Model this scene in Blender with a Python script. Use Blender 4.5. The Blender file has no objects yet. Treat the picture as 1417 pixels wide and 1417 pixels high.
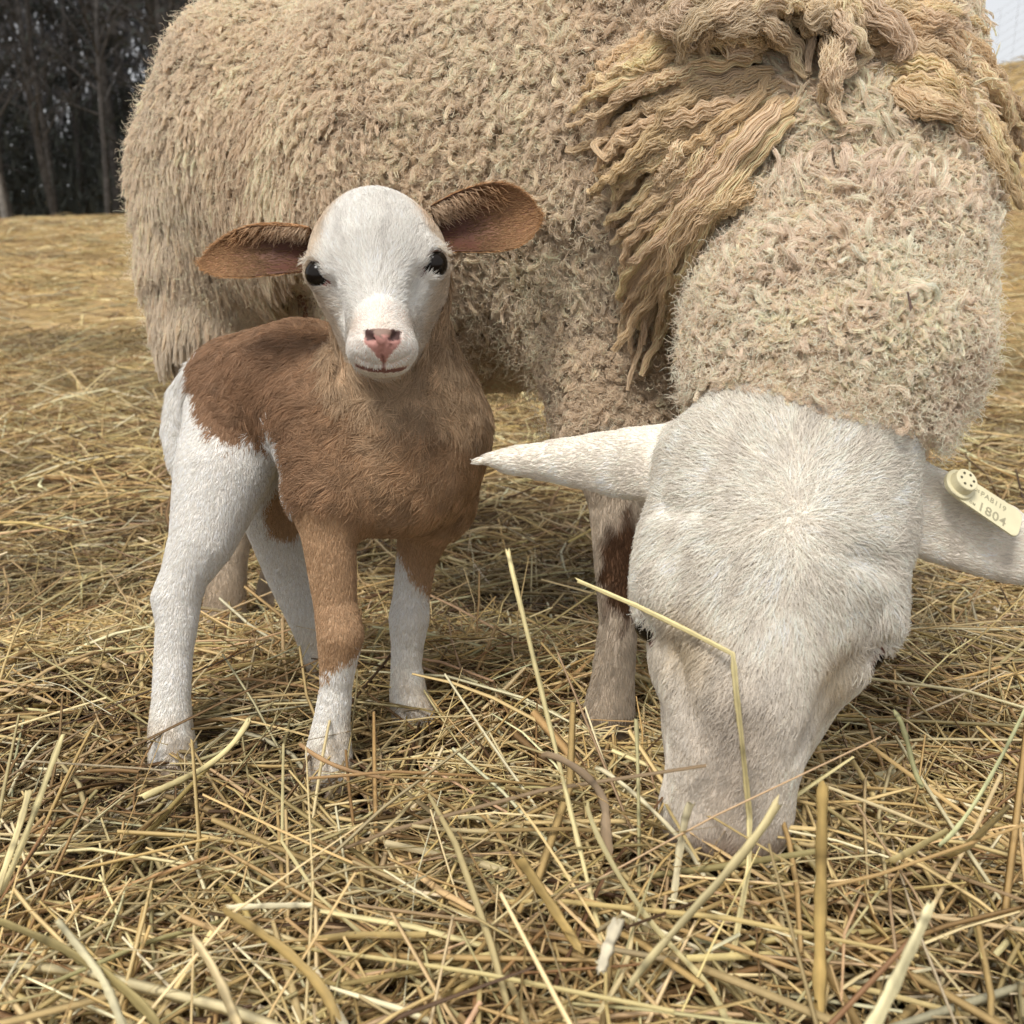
import bpy, bmesh, math, random
import numpy as np
from mathutils import Vector, Matrix
from mathutils.bvhtree import BVHTree

rng = np.random.default_rng(7)
random.seed(7)
R = math.radians
scene = bpy.context.scene

# ------------------------------------------------------------------ camera
CAM_H = 0.52
PITCH = R(16.4)
cam_data = bpy.data.cameras.new("camera")
cam = bpy.data.objects.new("camera", cam_data)
scene.collection.objects.link(cam)
cam.location = (0, 0, CAM_H)
cam.rotation_euler = (R(90) - PITCH, 0, 0)
cam_data.sensor_width = 36
cam_data.lens = 36
cam_data.clip_start = 0.02
cam_data.clip_end = 2000
cam_data.dof.use_dof = True
cam_data.dof.focus_distance = 0.86
cam_data.dof.aperture_fstop = 11.0
scene.camera = cam

# ------------------------------------------------------------------ sky (overcast) and sun
world = bpy.data.worlds.new("World")
scene.world = world
world.use_nodes = True
wn, wl = world.node_tree.nodes, world.node_tree.links
wn.clear()
sky = wn.new("ShaderNodeTexSky")
sky.sky_type = 'NISHITA'
sky.sun_disc = False
SUN_EL, SUN_AZ = R(60), R(-152)          # behind the camera, to its left
sky.sun_elevation = SUN_EL
sky.sun_rotation = SUN_AZ
sky.air_density = 1.0
sky.dust_density = 4.0
mixs = wn.new("ShaderNodeMix"); mixs.data_type = 'RGBA'   # an even cloud deck over the blue
mixs.inputs['Factor'].default_value = 0.82
mixs.inputs['B'].default_value = (9.0, 9.1, 9.3, 1)
wl.new(sky.outputs[0], mixs.inputs['A'])
bg = wn.new("ShaderNodeBackground"); bg.inputs[1].default_value = 0.052
wo = wn.new("ShaderNodeOutputWorld")
wl.new(mixs.outputs['Result'], bg.inputs[0]); wl.new(bg.outputs[0], wo.inputs[0])

sun_data = bpy.data.lights.new("sun", 'SUN')
sun_data.energy = 1.5
sun_data.angle = R(18)
sun_data.color = (1.0, 0.955, 0.89)
sun = bpy.data.objects.new("sun", sun_data)
scene.collection.objects.link(sun)
sd = Vector((math.sin(SUN_AZ) * math.cos(SUN_EL), math.cos(SUN_AZ) * math.cos(SUN_EL), math.sin(SUN_EL)))
sun.rotation_euler = sd.to_track_quat('Z', 'Y').to_euler()

vs = scene.view_settings
vs.view_transform = 'Standard'; vs.look = 'None'; vs.exposure = 1.0; vs.gamma = 1.0
vs.use_curve_mapping = False
scene.render.engine = 'CYCLES'
scene.cycles.max_bounces = 6
scene.cycles.diffuse_bounces = 2
scene.cycles.glossy_bounces = 2
scene.cycles.transmission_bounces = 4
scene.cycles.use_denoising = True
scene.cycles.use_adaptive_sampling = True
scene.cycles.adaptive_threshold = 0.03
scene.cycles_curves.shape = 'RIBBONS'
scene.cycles_curves.subdivisions = 2

# ------------------------------------------------------------------ helpers
FW = np.array([0, math.cos(PITCH), -math.sin(PITCH)])
UP = np.array([0, math.sin(PITCH), math.cos(PITCH)])
RT = np.array([1.0, 0, 0])
EYE = np.array([0, 0, CAM_H])
W = 1417.0

def P(x, y, d):
    """a point at the picture position x, y and the distance d in front of the lens"""
    return EYE + d * (FW + (x - W / 2) / W * RT + (W / 2 - y) / W * UP)

def link(o, parent=None):
    scene.collection.objects.link(o)
    if parent is not None:
        o.parent = parent
    return o

def tag(o, label=None, category=None, group=None, kind=None):
    if label: o["label"] = label
    if category: o["category"] = category
    if group: o["group"] = group
    if kind: o["kind"] = kind
    return o

def empty(name, loc=(0, 0, 0)):
    o = bpy.data.objects.new(name, None)
    o.location = loc
    o.empty_display_size = 0.05
    return link(o)

def mesh_quads(name, v, f, col=None, smooth=True):
    """mesh from vertices (N,3), faces (M,4) or (M,3) and colours per vertex"""
    v = np.asarray(v, np.float32); f = np.asarray(f, np.int32)
    k = f.shape[1]
    me = bpy.data.meshes.new(name)
    me.vertices.add(len(v)); me.vertices.foreach_set("co", v.ravel())
    me.loops.add(f.size); me.loops.foreach_set("vertex_index", f.ravel())
    me.polygons.add(len(f))
    me.polygons.foreach_set("loop_start", np.arange(0, f.size, k, dtype=np.int32))
    me.polygons.foreach_set("use_smooth", np.full(len(f), smooth, dtype=bool))
    me.update(calc_edges=True)
    if col is not None:
        set_col(me, col)
    return me

def set_col(me, col):
    a = me.attributes.get("col") or me.attributes.new("col", 'FLOAT_COLOR', 'POINT')
    c = np.ones((len(col), 4), np.float32); c[:, :3] = col
    a.data.foreach_set("color", c.ravel())

def mesh_obj(name, me, mat, parent=None, loc=None):
    o = bpy.data.objects.new(name, me)
    if mat is not None:
        me.materials.clear(); me.materials.append(mat)
    if loc is not None: o.location = loc
    return link(o, parent)

def wobble(p, scale, seed, n=7):
    """cheap smooth noise, about -1..1"""
    r = np.random.default_rng(seed)
    k = r.normal(size=(n, 3)); k /= np.linalg.norm(k, axis=1)[:, None]
    k *= (r.uniform(0.6, 1.8, n) * 2 * math.pi / scale)[:, None]
    ph = r.uniform(0, 6.28, n)
    return np.sin(np.asarray(p) @ k.T + ph).sum(-1) / math.sqrt(n) * 0.8

def unit(v):
    v = np.asarray(v, float)
    return v / np.maximum(np.linalg.norm(v, axis=-1, keepdims=True), 1e-9)

def sstep(a, b, x):
    t = np.clip((x - a) / (b - a), 0, 1)
    return t * t * (3 - 2 * t)

def in_poly(x, y, poly):
    poly = np.asarray(poly); ins = np.zeros(len(x), bool)
    j = len(poly) - 1
    for i in range(len(poly)):
        xi, yi = poly[i]; xj, yj = poly[j]
        c = ((yi > y) != (yj > y)) & (x < (xj - xi) * (y - yi) / (yj - yi + 1e-12) + xi)
        ins ^= c; j = i
    return ins

# ---- bodies as one continuous surface: blended round cones and ellipsoids, then surface nets
def sd_cone(p, a, b, r1, r2):
    ba = b - a; l2 = ba @ ba; rr = r1 - r2; a2 = l2 - rr * rr
    if a2 <= 1e-10:
        return np.linalg.norm(p - a, axis=-1) - max(r1, r2)
    pa = p - a
    y = pa @ ba; z = y - l2
    x2 = ((pa * l2 - y[..., None] * ba) ** 2).sum(-1)
    y2 = y * y * l2; z2 = z * z * l2
    k = np.sign(rr) * rr * rr * x2
    c1 = np.sign(z) * a2 * z2 > k
    c2 = np.sign(y) * a2 * y2 < k
    o = (np.sqrt(x2 * a2 / l2) + y * rr) / l2 - r1
    o = np.where(c2, np.sqrt(x2 + y2) / l2 - r1, o)
    return np.where(c1, np.sqrt(x2 + z2) / l2 - r2, o)

def sd_ell(p, c, rad, rot):
    q = (p - c) @ rot            # columns of rot are the axes
    k0 = np.linalg.norm(q / rad, axis=-1)
    k1 = np.linalg.norm(q / (rad * rad), axis=-1)
    return np.where(k1 > 1e-9, k0 * (k0 - 1) / np.maximum(k1, 1e-9), -min(rad))

CAMROT = np.stack([RT, UP, -FW], 1)   # right, up, towards the lens

def rolled(deg):
    c, s = math.cos(R(deg)), math.sin(R(deg))
    return np.stack([RT * c + UP * s, UP * c - RT * s, -FW], 1)

class Body:
    def __init__(self): self.prims = []; self.gid = {}
    def cone(self, region, a, b, ra, rb, k=0.02):
        self.prims.append(('c', region, np.array(a, float), np.array(b, float), ra, rb, k, 1))
    def chain(self, region, pts, k=0.02):
        """pts: (x, y, d, r) in picture units; the cones of one chain join without swelling"""
        g = len(self.prims) + 1
        for q0, q1 in zip(pts, pts[1:]):
            self.cone(region, P(*q0[:3]), P(*q1[:3]), q0[3] * q0[2] / W, q1[3] * q1[2] / W, k)
            self.gid[len(self.prims) - 1] = g
    def ell(self, region, x, y, d, rx, ry, rz, roll=0, k=0.02, sign=1):
        s = d / W
        self.prims.append(('e', region, P(x, y, d), np.array([rx * s, ry * s, rz * s]), rolled(roll), None, k, sign))
    def ellw(self, region, c, rad, rot=np.eye(3), k=0.02, sign=1):
        self.prims.append(('e', region, np.array(c, float), np.array(rad, float), rot, None, k, sign))
    def bounds(self, q):
        if q[0] == 'c':
            return np.minimum(q[2] - q[4], q[3] - q[5]), np.maximum(q[2] + q[4], q[3] + q[5])
        m = q[3].max()
        return q[2] - m, q[2] + m
    def value(self, q, p):
        return sd_cone(p, q[2], q[3], q[4], q[5]) if q[0] == 'c' else sd_ell(p, q[2], q[3], q[4])
    def regions(self, p):
        """name of the closest region for each point"""
        names = sorted({q[1] for q in self.prims if q[7] > 0})
        best = np.full(len(p), 9.0); idx = np.zeros(len(p), int)
        for q in self.prims:
            if q[7] < 0: continue
            v = self.value(q, p); m = v < best
            best[m] = v[m]; idx[m] = names.index(q[1])
        return np.array(names)[idx]
    def build(self, res):
        bb = [self.bounds(q) for q in self.prims if q[7] > 0]
        self.lo = lo = np.min([b[0] for b in bb], 0) - 4 * res; hi = np.max([b[1] for b in bb], 0) + 4 * res
        self.res = res
        n = np.ceil((hi - lo) / res).astype(int) + 1
        self.d = np.full(n, 0.5, np.float32)
        i = 0
        while i < len(self.prims):
            j = i + 1; g = self.gid.get(i)
            while g and self.gid.get(j) == g: j += 1
            self.apply(self.prims[i:j]); i = j
    def apply(self, grp):
        lo, res, d = self.lo, self.res, self.d; n = np.array(d.shape); k = grp[0][6]
        bs = [self.bounds(q) for q in grp]
        a = np.min([b[0] for b in bs], 0); b = np.max([b[1] for b in bs], 0)
        i0 = np.maximum(np.floor((a - k - 4 * res - lo) / res).astype(int), 0)
        i1 = np.minimum(np.ceil((b + k + 4 * res - lo) / res).astype(int) + 1, n)
        sl = tuple(slice(i0[i], i1[i]) for i in range(3))
        p = np.stack(np.meshgrid(*[lo[i] + res * np.arange(i0[i], i1[i]) for i in range(3)], indexing='ij'), -1)
        v = None
        for q in grp:
            w = self.value(q, p); v = w if v is None else np.minimum(v, w)
        o = d[sl]
        if grp[0][7] > 0:
            h = np.maximum(k - np.abs(o - v), 0) / k
            d[sl] = np.minimum(o, v) - h * h * k * 0.25
        else:
            v = -v
            h = np.maximum(k - np.abs(o - v), 0) / k
            d[sl] = np.maximum(o, v) + h * h * k * 0.25
    def depth(self, x, y, near=0.4, far=1.9):
        """distance at which the line of sight through the picture point meets the body (nan: misses)"""
        x, y = np.broadcast_arrays(np.asarray(x, float), np.asarray(y, float))
        shp = x.shape; x = x.ravel(); y = y.ravel()
        t = np.arange(near, far, 0.002)
        dr = FW + ((x - W / 2) / W)[:, None] * RT + ((W / 2 - y) / W)[:, None] * UP
        out = np.full(len(x), np.nan)
        for i0 in range(0, len(x), 500):
            q = EYE + t[None, :, None] * dr[i0:i0 + 500, None]
            ix = np.rint((q - self.lo) / self.res).astype(int)
            ok = ((ix >= 0) & (ix < np.array(self.d.shape))).all(-1)
            ix = np.clip(ix, 0, np.array(self.d.shape) - 1)
            hit = ok & (self.d[ix[..., 0], ix[..., 1], ix[..., 2]] < 0)
            h = hit.any(1)
            out[i0:i0 + 500][h] = t[hit.argmax(1)[h]]
        return out.reshape(shp)
    def groove(self, region, pts, k=0.003, sink=0.0, sign=-1):
        """carve (or raise) a line along the surface: pts (x, y, r) in picture units"""
        q = [(x, y, float(self.depth(x, y)) + sink, r) for x, y, r in pts]
        grp = [('c', region, P(*a[:3]), P(*b[:3]), a[3] * a[2] / W, b[3] * b[2] / W, k, sign) for a, b in zip(q, q[1:])]
        if not np.isnan([a[2] for a in q]).any():
            self.apply(grp)
            if sign > 0: self.prims += grp
    def mesh(self, smooth=2):
        return surface_nets(self.d, self.lo, self.res, smooth)

def surface_nets(d, lo, res, smooth):
    s = d < 0
    c = [s[i:s.shape[0] - 1 + i, j:s.shape[1] - 1 + j, k:s.shape[2] - 1 + k] for i in (0, 1) for j in (0, 1) for k in (0, 1)]
    anyv = c[0].copy(); allv = c[0].copy()
    for q in c[1:]: anyv |= q; allv &= q
    I = np.argwhere(anyv & ~allv)
    idx = np.full(anyv.shape, -1, np.int32); idx[tuple(I.T)] = np.arange(len(I))
    off = np.array([(i, j, k) for i in (0, 1) for j in (0, 1) for k in (0, 1)])
    cv = np.stack([d[tuple((I + o).T)] for o in off], 1)
    acc = np.zeros((len(I), 3)); cnt = np.zeros(len(I))
    for a in range(8):
        for b in range(a + 1, 8):
            if abs(off[a] - off[b]).sum() != 1: continue
            m = (cv[:, a] < 0) != (cv[:, b] < 0)
            t = cv[m, a] / (cv[m, a] - cv[m, b])
            acc[m] += off[a] + t[:, None] * (off[b] - off[a]); cnt[m] += 1
    v = lo + res * (I + acc / cnt[:, None])
    faces = []
    for axis in range(3):
        u, w = (axis + 1) % 3, (axis + 2) % 3
        n = list(s.shape)
        s0 = [slice(None)] * 3; s1 = [slice(None)] * 3
        s0[axis] = slice(0, n[axis] - 1); s1[axis] = slice(1, n[axis])
        E = np.argwhere(s[tuple(s0)] != s[tuple(s1)])
        E = E[(E[:, u] > 0) & (E[:, w] > 0) & (E[:, u] < n[u] - 1) & (E[:, w] < n[w] - 1)]
        du = np.zeros(3, int); du[u] = 1; dw = np.zeros(3, int); dw[w] = 1
        q = np.stack([idx[tuple((E - du - dw).T)], idx[tuple((E - dw).T)], idx[tuple(E.T)], idx[tuple((E - du).T)]], 1)
        flip = ~s[tuple(E.T)]
        q[flip] = q[flip][:, ::-1]
        faces.append(q)
    f = np.concatenate(faces); f = f[(f >= 0).all(1)]
    for _ in range(smooth):
        e = np.concatenate([f[:, [0, 1]], f[:, [1, 2]], f[:, [2, 3]], f[:, [3, 0]]])
        sm = np.stack([np.bincount(e[:, 0], v[e[:, 1], i], len(v)) + np.bincount(e[:, 1], v[e[:, 0], i], len(v)) for i in range(3)], 1)
        ct = np.bincount(e[:, 0], minlength=len(v)) + np.bincount(e[:, 1], minlength=len(v))
        v = 0.5 * v + 0.5 * sm / np.maximum(ct, 1)[:, None]
    return v, f

def normals_of(v, f):
    n = np.cross(v[f[:, 2]] - v[f[:, 0]], v[f[:, 3]] - v[f[:, 1]])
    vn = np.stack([np.bincount(f.ravel(), np.repeat(n[:, i], 4), len(v)) for i in range(3)], 1)
    return unit(vn)

def scatter(v, f, vn, n, weight=None, rg=rng):
    """n random points on the quads: positions and normals"""
    ar = np.linalg.norm(np.cross(v[f[:, 2]] - v[f[:, 0]], v[f[:, 3]] - v[f[:, 1]]), axis=1) / 2
    if weight is not None: ar = ar * weight
    k = rg.choice(len(f), n, p=ar / ar.sum())
    a, b = rg.random((n, 1)), rg.random((n, 1))
    def mixq(x): return (x[f[k, 0]] * (1 - a) + x[f[k, 1]] * a) * (1 - b) + (x[f[k, 3]] * (1 - a) + x[f[k, 2]] * a) * b
    return mixq(v), unit(mixq(vn))

def tangent(n, d):
    return unit(d - (d * n).sum(-1, keepdims=True) * n)

def hair(name, pts, radius, col, mat, parent, tip=0.35):
    """pts (N,K,3) strands as one hair object; radius scalar or (N,); col (N,3)"""
    n, k = pts.shape[:2]
    cu = bpy.data.hair_curves.new(name)
    cu.add_curves([k] * n)
    cu.attributes["position"].data.foreach_set("vector", pts.astype(np.float32).ravel())
    ra = cu.attributes.get("radius") or cu.attributes.new("radius", 'FLOAT', 'POINT')
    prof = np.linspace(1, 0, k) ** 0.7 * (1 - tip) + tip
    ra.data.foreach_set("value", (np.broadcast_to(np.asarray(radius, float), (n,))[:, None] * prof).astype(np.float32).ravel())
    ca = cu.attributes.new("col", 'FLOAT_COLOR', 'CURVE')
    c = np.ones((n, 4), np.float32); c[:, :3] = np.clip(col, 0.003, 0.95)
    ca.data.foreach_set("color", c.ravel())
    cu.materials.append(mat)
    o = bpy.data.objects.new(name, cu)
    return link(o, parent)

def short_hair(p, n, d, L, lift, k=4, bend=0.5, jitter=0.25, rg=rng):
    """lying coat: strands leave along n*lift + d and bend down onto d"""
    d = unit(d + rg.normal(0, jitter, d.shape))
    d = tangent(n, d)
    t = np.linspace(0, 1, k)[None, :, None]
    L = np.broadcast_to(np.asarray(L, float), (len(p),))[:, None, None]
    lift = np.broadcast_to(np.asarray(lift, float), (len(p),))[:, None, None]
    side = np.cross(n, d)
    w = rg.normal(0, 0.12, (len(p), 1, 1))
    return p[:, None] + L * (n[:, None] * lift * (t - bend * t * t) + d[:, None] * t * np.sqrt(np.maximum(1 - lift ** 2, .05)) + side[:, None] * w * t * t)

def locks(p, n, d, L, Rad, S, k, amp, turns, lift, rg=rng, fray=0.12, taper=0.7):
    """wool locks: S strands round a shared, coiling centre line per lock -> strands (M*S,k,3)"""
    M = len(p); t = np.linspace(0, 1, k)[None, :, None]
    A = lambda x: np.broadcast_to(np.asarray(x, float), (M,))[:, None, None]
    e1 = tangent(n, d); e2 = np.cross(n, e1)
    ph = rg.uniform(0, 6.28, (M, 1, 1)); sgn = rg.choice([-1, 1], (M, 1, 1))
    c = p[:, None] + A(L) * (n[:, None] * A(lift) * (1.25 * t - 0.45 * t * t) + e1[:, None] * ((1 - A(lift)) * t + 0.25 * t * t))
    an = 2 * math.pi * A(turns) * t + ph
    g = A(amp) * np.minimum(t * 1.6, 1)
    c = c + g * (np.cos(an) * e2[:, None] + np.sin(an) * sgn * (0.75 * e1[:, None] + 0.65 * n[:, None]))
    rad = np.sqrt(rg.random((M, S))) ; a = rg.uniform(0, 6.28, (M, S))
    o = (np.cos(a) * rad)[..., None] * e1[:, None] + (np.sin(a) * rad)[..., None] * e2[:, None]
    spread = (1 - taper * t ** 0.8)[:, None]
    out = c[:, None] + o[:, :, None] * (A(Rad)[:, None] * spread)
    w = rg.uniform(0, 6.28, (M, S, 1, 1)); fr = rg.uniform(1, 3, (M, S, 1, 1))
    wig = np.sin(w + fr * 6.28 * t[:, None]) * (A(Rad)[:, None] * fray) * t[:, None]
    out = out + wig * (e1[:, None, None] * np.cos(w) + n[:, None, None] * np.sin(w * 1.7))
    return out.reshape(M * S, k, 3)

# ---- materials
def mat_hair(name, rough=0.55, trans=0.25, spec=0.25, val=1.0):
    m = bpy.data.materials.new(name); m.use_nodes = True
    nt = m.node_tree; nt.nodes.clear()
    at = nt.nodes.new("ShaderNodeAttribute"); at.attribute_name = "col"
    df = nt.nodes.new("ShaderNodeBsdfPrincipled")
    df.inputs["Roughness"].default_value = rough
    df.inputs["Specular IOR Level"].default_value = spec
    tr = nt.nodes.new("ShaderNodeBsdfTranslucent")
    mx = nt.nodes.new("ShaderNodeMixShader"); mx.inputs[0].default_value = trans
    ou = nt.nodes.new("ShaderNodeOutputMaterial")
    nt.links.new(at.outputs["Color"], df.inputs["Base Color"]); nt.links.new(at.outputs["Color"], tr.inputs["Color"])
    nt.links.new(df.outputs[0], mx.inputs[1]); nt.links.new(tr.outputs[0], mx.inputs[2])
    nt.links.new(mx.outputs[0], ou.inputs[0])
    return m

def mat_col(name, rough=0.7, spec=0.3, noise=0.0, nscale=300, bump=0.0, trans=0.0):
    """surface coloured by its own 'col' attribute with a little grain"""
    m = bpy.data.materials.new(name); m.use_nodes = True
    nt = m.node_tree; b = nt.nodes["Principled BSDF"]
    b.inputs["Roughness"].default_value = rough; b.inputs["Specular IOR Level"].default_value = spec
    at = nt.nodes.new("ShaderNodeAttribute"); at.attribute_name = "col"
    src = at.outputs["Color"]
    if noise or bump:
        tc = nt.nodes.new("ShaderNodeTexCoord")
        nz = nt.nodes.new("ShaderNodeTexNoise"); nz.inputs["Scale"].default_value = nscale
        nz.inputs["Detail"].default_value = 3
        nt.links.new(tc.outputs["Object"], nz.inputs["Vector"])
        if noise:
            mr = nt.nodes.new("ShaderNodeMapRange")
            mr.inputs["To Min"].default_value = 1 - noise; mr.inputs["To Max"].default_value = 1 + noise
            nt.links.new(nz.outputs["Fac"], mr.inputs["Value"])
            mu = nt.nodes.new("ShaderNodeVectorMath"); mu.operation = 'SCALE'
            nt.links.new(src, mu.inputs[0]); nt.links.new(mr.outputs[0], mu.inputs["Scale"])
            src = mu.outputs[0]
        if bump:
            bp = nt.nodes.new("ShaderNodeBump"); bp.inputs["Strength"].default_value = bump
            bp.inputs["Distance"].default_value = 0.004
            nt.links.new(nz.outputs["Fac"], bp.inputs["Height"]); nt.links.new(bp.outputs[0], b.inputs["Normal"])
    nt.links.new(src, b.inputs["Base Color"])
    if trans:
        tr = nt.nodes.new("ShaderNodeBsdfTranslucent"); nt.links.new(src, tr.inputs["Color"])
        mx = nt.nodes.new("ShaderNodeMixShader"); mx.inputs[0].default_value = trans
        nt.links.new(b.outputs[0], mx.inputs[1]); nt.links.new(tr.outputs[0], mx.inputs[2])
        nt.links.new(mx.outputs[0], nt.nodes["Material Output"].inputs[0])
    return m

def mat_plain(name, col, rough=0.6, spec=0.4, var=0.0, nscale=20, bump=0.0):
    m = bpy.data.materials.new(name); m.use_nodes = True
    nt = m.node_tree; b = nt.nodes["Principled BSDF"]
    b.inputs["Base Color"].default_value = (*col, 1); b.inputs["Roughness"].default_value = rough
    b.inputs["Specular IOR Level"].default_value = spec
    if var or bump:
        tc = nt.nodes.new("ShaderNodeTexCoord")
        nz = nt.nodes.new("ShaderNodeTexNoise"); nz.inputs["Scale"].default_value = nscale; nz.inputs["Detail"].default_value = 6
        nt.links.new(tc.outputs["Object"], nz.inputs["Vector"])
        if var:
            rp = nt.nodes.new("ShaderNodeValToRGB")
            rp.color_ramp.elements[0].position = 0.3; rp.color_ramp.elements[1].position = 0.7
            rp.color_ramp.elements[0].color = (*[c * (1 - var) for c in col], 1)
            rp.color_ramp.elements[1].color = (*[min(1, c * (1 + var)) for c in col], 1)
            nt.links.new(nz.outputs["Fac"], rp.inputs[0]); nt.links.new(rp.outputs[0], b.inputs["Base Color"])
        if bump:
            bp = nt.nodes.new("ShaderNodeBump"); bp.inputs["Strength"].default_value = bump
            nt.links.new(nz.outputs["Fac"], bp.inputs["Height"]); nt.links.new(bp.outputs[0], b.inputs["Normal"])
    return m

M_FLEECE = mat_hair("wool", 0.7, 0.4, 0.12)
M_COAT = mat_hair("short_coat", 0.5, 0.35, 0.25)
M_SKIN = mat_col("skin", 0.6, 0.3, 0.12, 400, 0.15)
M_EYE = mat_plain("eyeball", (0.010, 0.007, 0.005), 0.14, 0.22)

# ------------------------------------------------------------------ lay of the land
GY = np.array([-1, 0, .6, .95, 1.05, 1.28, 1.8, 3, 8, 25, 60, 200])
GZ = np.array([.07, .07, .06, .052, .04, -.03, -.04, -.03, .05, .36, 1.1, 3.5])

def ground(x, y):
    z = np.interp(y, GY, GZ)
    z = z + 0.045 * np.exp(-((x - .15) / .22) ** 2 - ((y - .56) / .14) ** 2)
    z = z + 0.045 * (np.clip(x, -40, 40) + 10) * sstep(5, 25, y)
    z = z + 2.55 * sstep(6.5, 12, x) * sstep(8, 24, y)
    p = np.stack([x, y, 0 * x], -1)
    return z + 0.006 * wobble(p, 0.35, 3) + 0.03 * wobble(p, 3.0, 4) * sstep(2, 5, y)

# ------------------------------------------------------------------ the ewe
def sh(q, f):      # scale the distance of a list of picture points
    return [(x, y, d * f, r) for x, y, d, r in q]

ewe = Body()
# barrel, from rump to chest
b1, b2, b3 = np.array([-.245, 1.40, .565]), np.array([-.03, 1.22, .555]), np.array([.175, 1.03, .565])
ewe.cone('body', b1, b2, .195, .215, .08)
ewe.cone('body', b2, b3, .215, .195, .08)
ewe.cone('body', b2 + [.02, -.02, .06], b3 + [0.02, 0, .10], .18, .15, .08)
ewe.ellw('body', b1 + [.0, .0, .06], (.19, .18, .17), k=.06)
# neck, coming down towards the lens
ewe.chain('neck', [(1125, 120, .97, 185), (1162, 310, .85, 175), (1152, 470, .77, 164)], .06)
ewe.chain('neck', [(1152, 470, .77, 164), (1128, 535, .755, 152)], .04)
ewe.ell('head', 1088, 640, .722, 166, 92, 100, -4, .03)
# head, forehead towards the lens, muzzle down in the hay
ewe.ell('head', 1078, 700, .715, 166, 130, 110, 0, .03)
ewe.ell('head', 1068, 790, .695, 168, 120, 95, 0, .03)
ewe.chain('head', [(1066, 800, .69, 126), (1030, 950, .675, 103), (1006, 1110, .685, 82)], .03)
ewe.chain('head', [(1060, 850, .74, 144), (1020, 1000, .745, 102), (1003, 1120, .725, 72)], .03)
ewe.ell('head', 1002, 1128, .69, 78, 50, 66, 0, .02)
ewe.ell('head', 1002, 1168, .70, 52, 32, 48, 0, .02)
ewe.ell('head', 1074, 748, .712, 176, 78, 88, 4, .03)
# brows and eye bulges
ewe.ell('head', 916, 812, .695, 33, 56, 50, -18, .02)
ewe.ell('head', 1206, 842, .695, 34, 54, 50, 22, .02)
ewe.ell('head', 945, 900, .705, 36, 55, 60, -10, .025)
ewe.ell('head', 1145, 900, .705, 44, 50, 60, 30, .025)
# ears: held out level
for q_ in ([(935, 606, .742, 22), (860, 612, .745, 20), (780, 622, .75, 16), (705, 633, .755, 12), (660, 636, .758, 9)],
           [(935, 640, .745, 26), (860, 642, .748, 24), (780, 640, .752, 20), (705, 638, .757, 12)],
           [(935, 676, .75, 22), (860, 674, .753, 18), (780, 657, .756, 14), (705, 642, .758, 9)],
           [(1250, 655, .742, 26), (1320, 682, .742, 24), (1400, 722, .742, 20), (1470, 772, .745, 12)],
           [(1235, 692, .745, 30), (1310, 717, .745, 28), (1390, 752, .745, 24), (1460, 787, .745, 16), (1500, 806, .745, 9)],
           [(1225, 730, .75, 26), (1300, 757, .75, 24), (1380, 785, .75, 20), (1450, 805, .75, 12)]):
    ewe.chain('ear', q_, .012)
# legs
ewe.chain('body', [(835, 400, .99, 120), (845, 520, .955, 92), (850, 590, .948, 72)], .05)
ewe.chain('leg', [(850, 590, .948, 72), (855, 690, .945, 40), (857, 785, .945, 33), (856, 860, .945, 26), (848, 940, .95, 29), (842, 990, .957, 36), (838, 1035, .96, 40)], .02)
ewe.chain('body', [(300, 250, 1.36, 105), (290, 360, 1.35, 88), (285, 450, 1.35, 62)], .05)
ewe.chain('leg', [(285, 450, 1.35, 60), (300, 560, 1.36, 42), (322, 680, 1.38, 32), (316, 780, 1.385, 25), (310, 850, 1.385, 29), (306, 888, 1.385, 33)], .02)
ewe.cone('body', (-.14, 1.52, .45), (-.17, 1.52, .34), .11, .08, .05)
ewe.chain('leg', [(420, 520, 1.49, 50), (412, 660, 1.49, 32), (395, 760, 1.48, 25), (380, 835, 1.475, 28), (378, 862, 1.47, 32)], .02)
ewe.cone('body', (.29, 1.12, .42), (.29, 1.11, .32), .09, .06, .05)
ewe.cone('leg', (.29, 1.11, .32), (.29, 1.09, .18), .055, .03, .02)
ewe.cone('leg', (.29, 1.09, .18), (.28, 1.10, .05), .03, .024, .02)
ewe.cone('leg', (.28, 1.10, .05), (.27, 1.08, 0.01), .026, .032, .02)
ewe.build(0.005)
ewe.apply([('c', 'body', P(408, 398, 1.0), P(425, 420, 1.24), .034, .03, .03, -1)])   # tuck of the flank before the thigh
# creases behind the brows, hollow of each eye
ewe.groove('head', [(922, 701, 6), (942, 703, 8), (978, 700, 5)], .012)
ewe.groove('head', [(1228, 783, 6), (1206, 776, 9), (1172, 762, 6)], .012)
ewe.groove('head', [(930, 905, 8), (938, 950, 9), (948, 1010, 5)], .02, -.005)
ewe.groove('head', [(1168, 925, 8), (1142, 965, 9), (1118, 1030, 5)], .02, -.005)
for fold in ([(985, 330, 12), (1080, 300, 16), (1200, 310, 14), (1320, 345, 10)], [(1140, 395, 8), (1240, 375, 15), (1345, 410, 10)], [(1000, 235, 10), (1120, 215, 15), (1280, 240, 10)]):
    ewe.groove('neck', fold, .03, -.004)
ewe.groove('head', [(896, 850, 14), (906, 880, 12)], .006, -.002)
ewe.groove('head', [(1222, 893, 14), (1205, 905, 12)], .006, -.002)
ev, ef = ewe.mesh(3)
evn = normals_of(ev, ef)
print('ewe', len(ev))
ereg = ewe.regions(ev)

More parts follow.
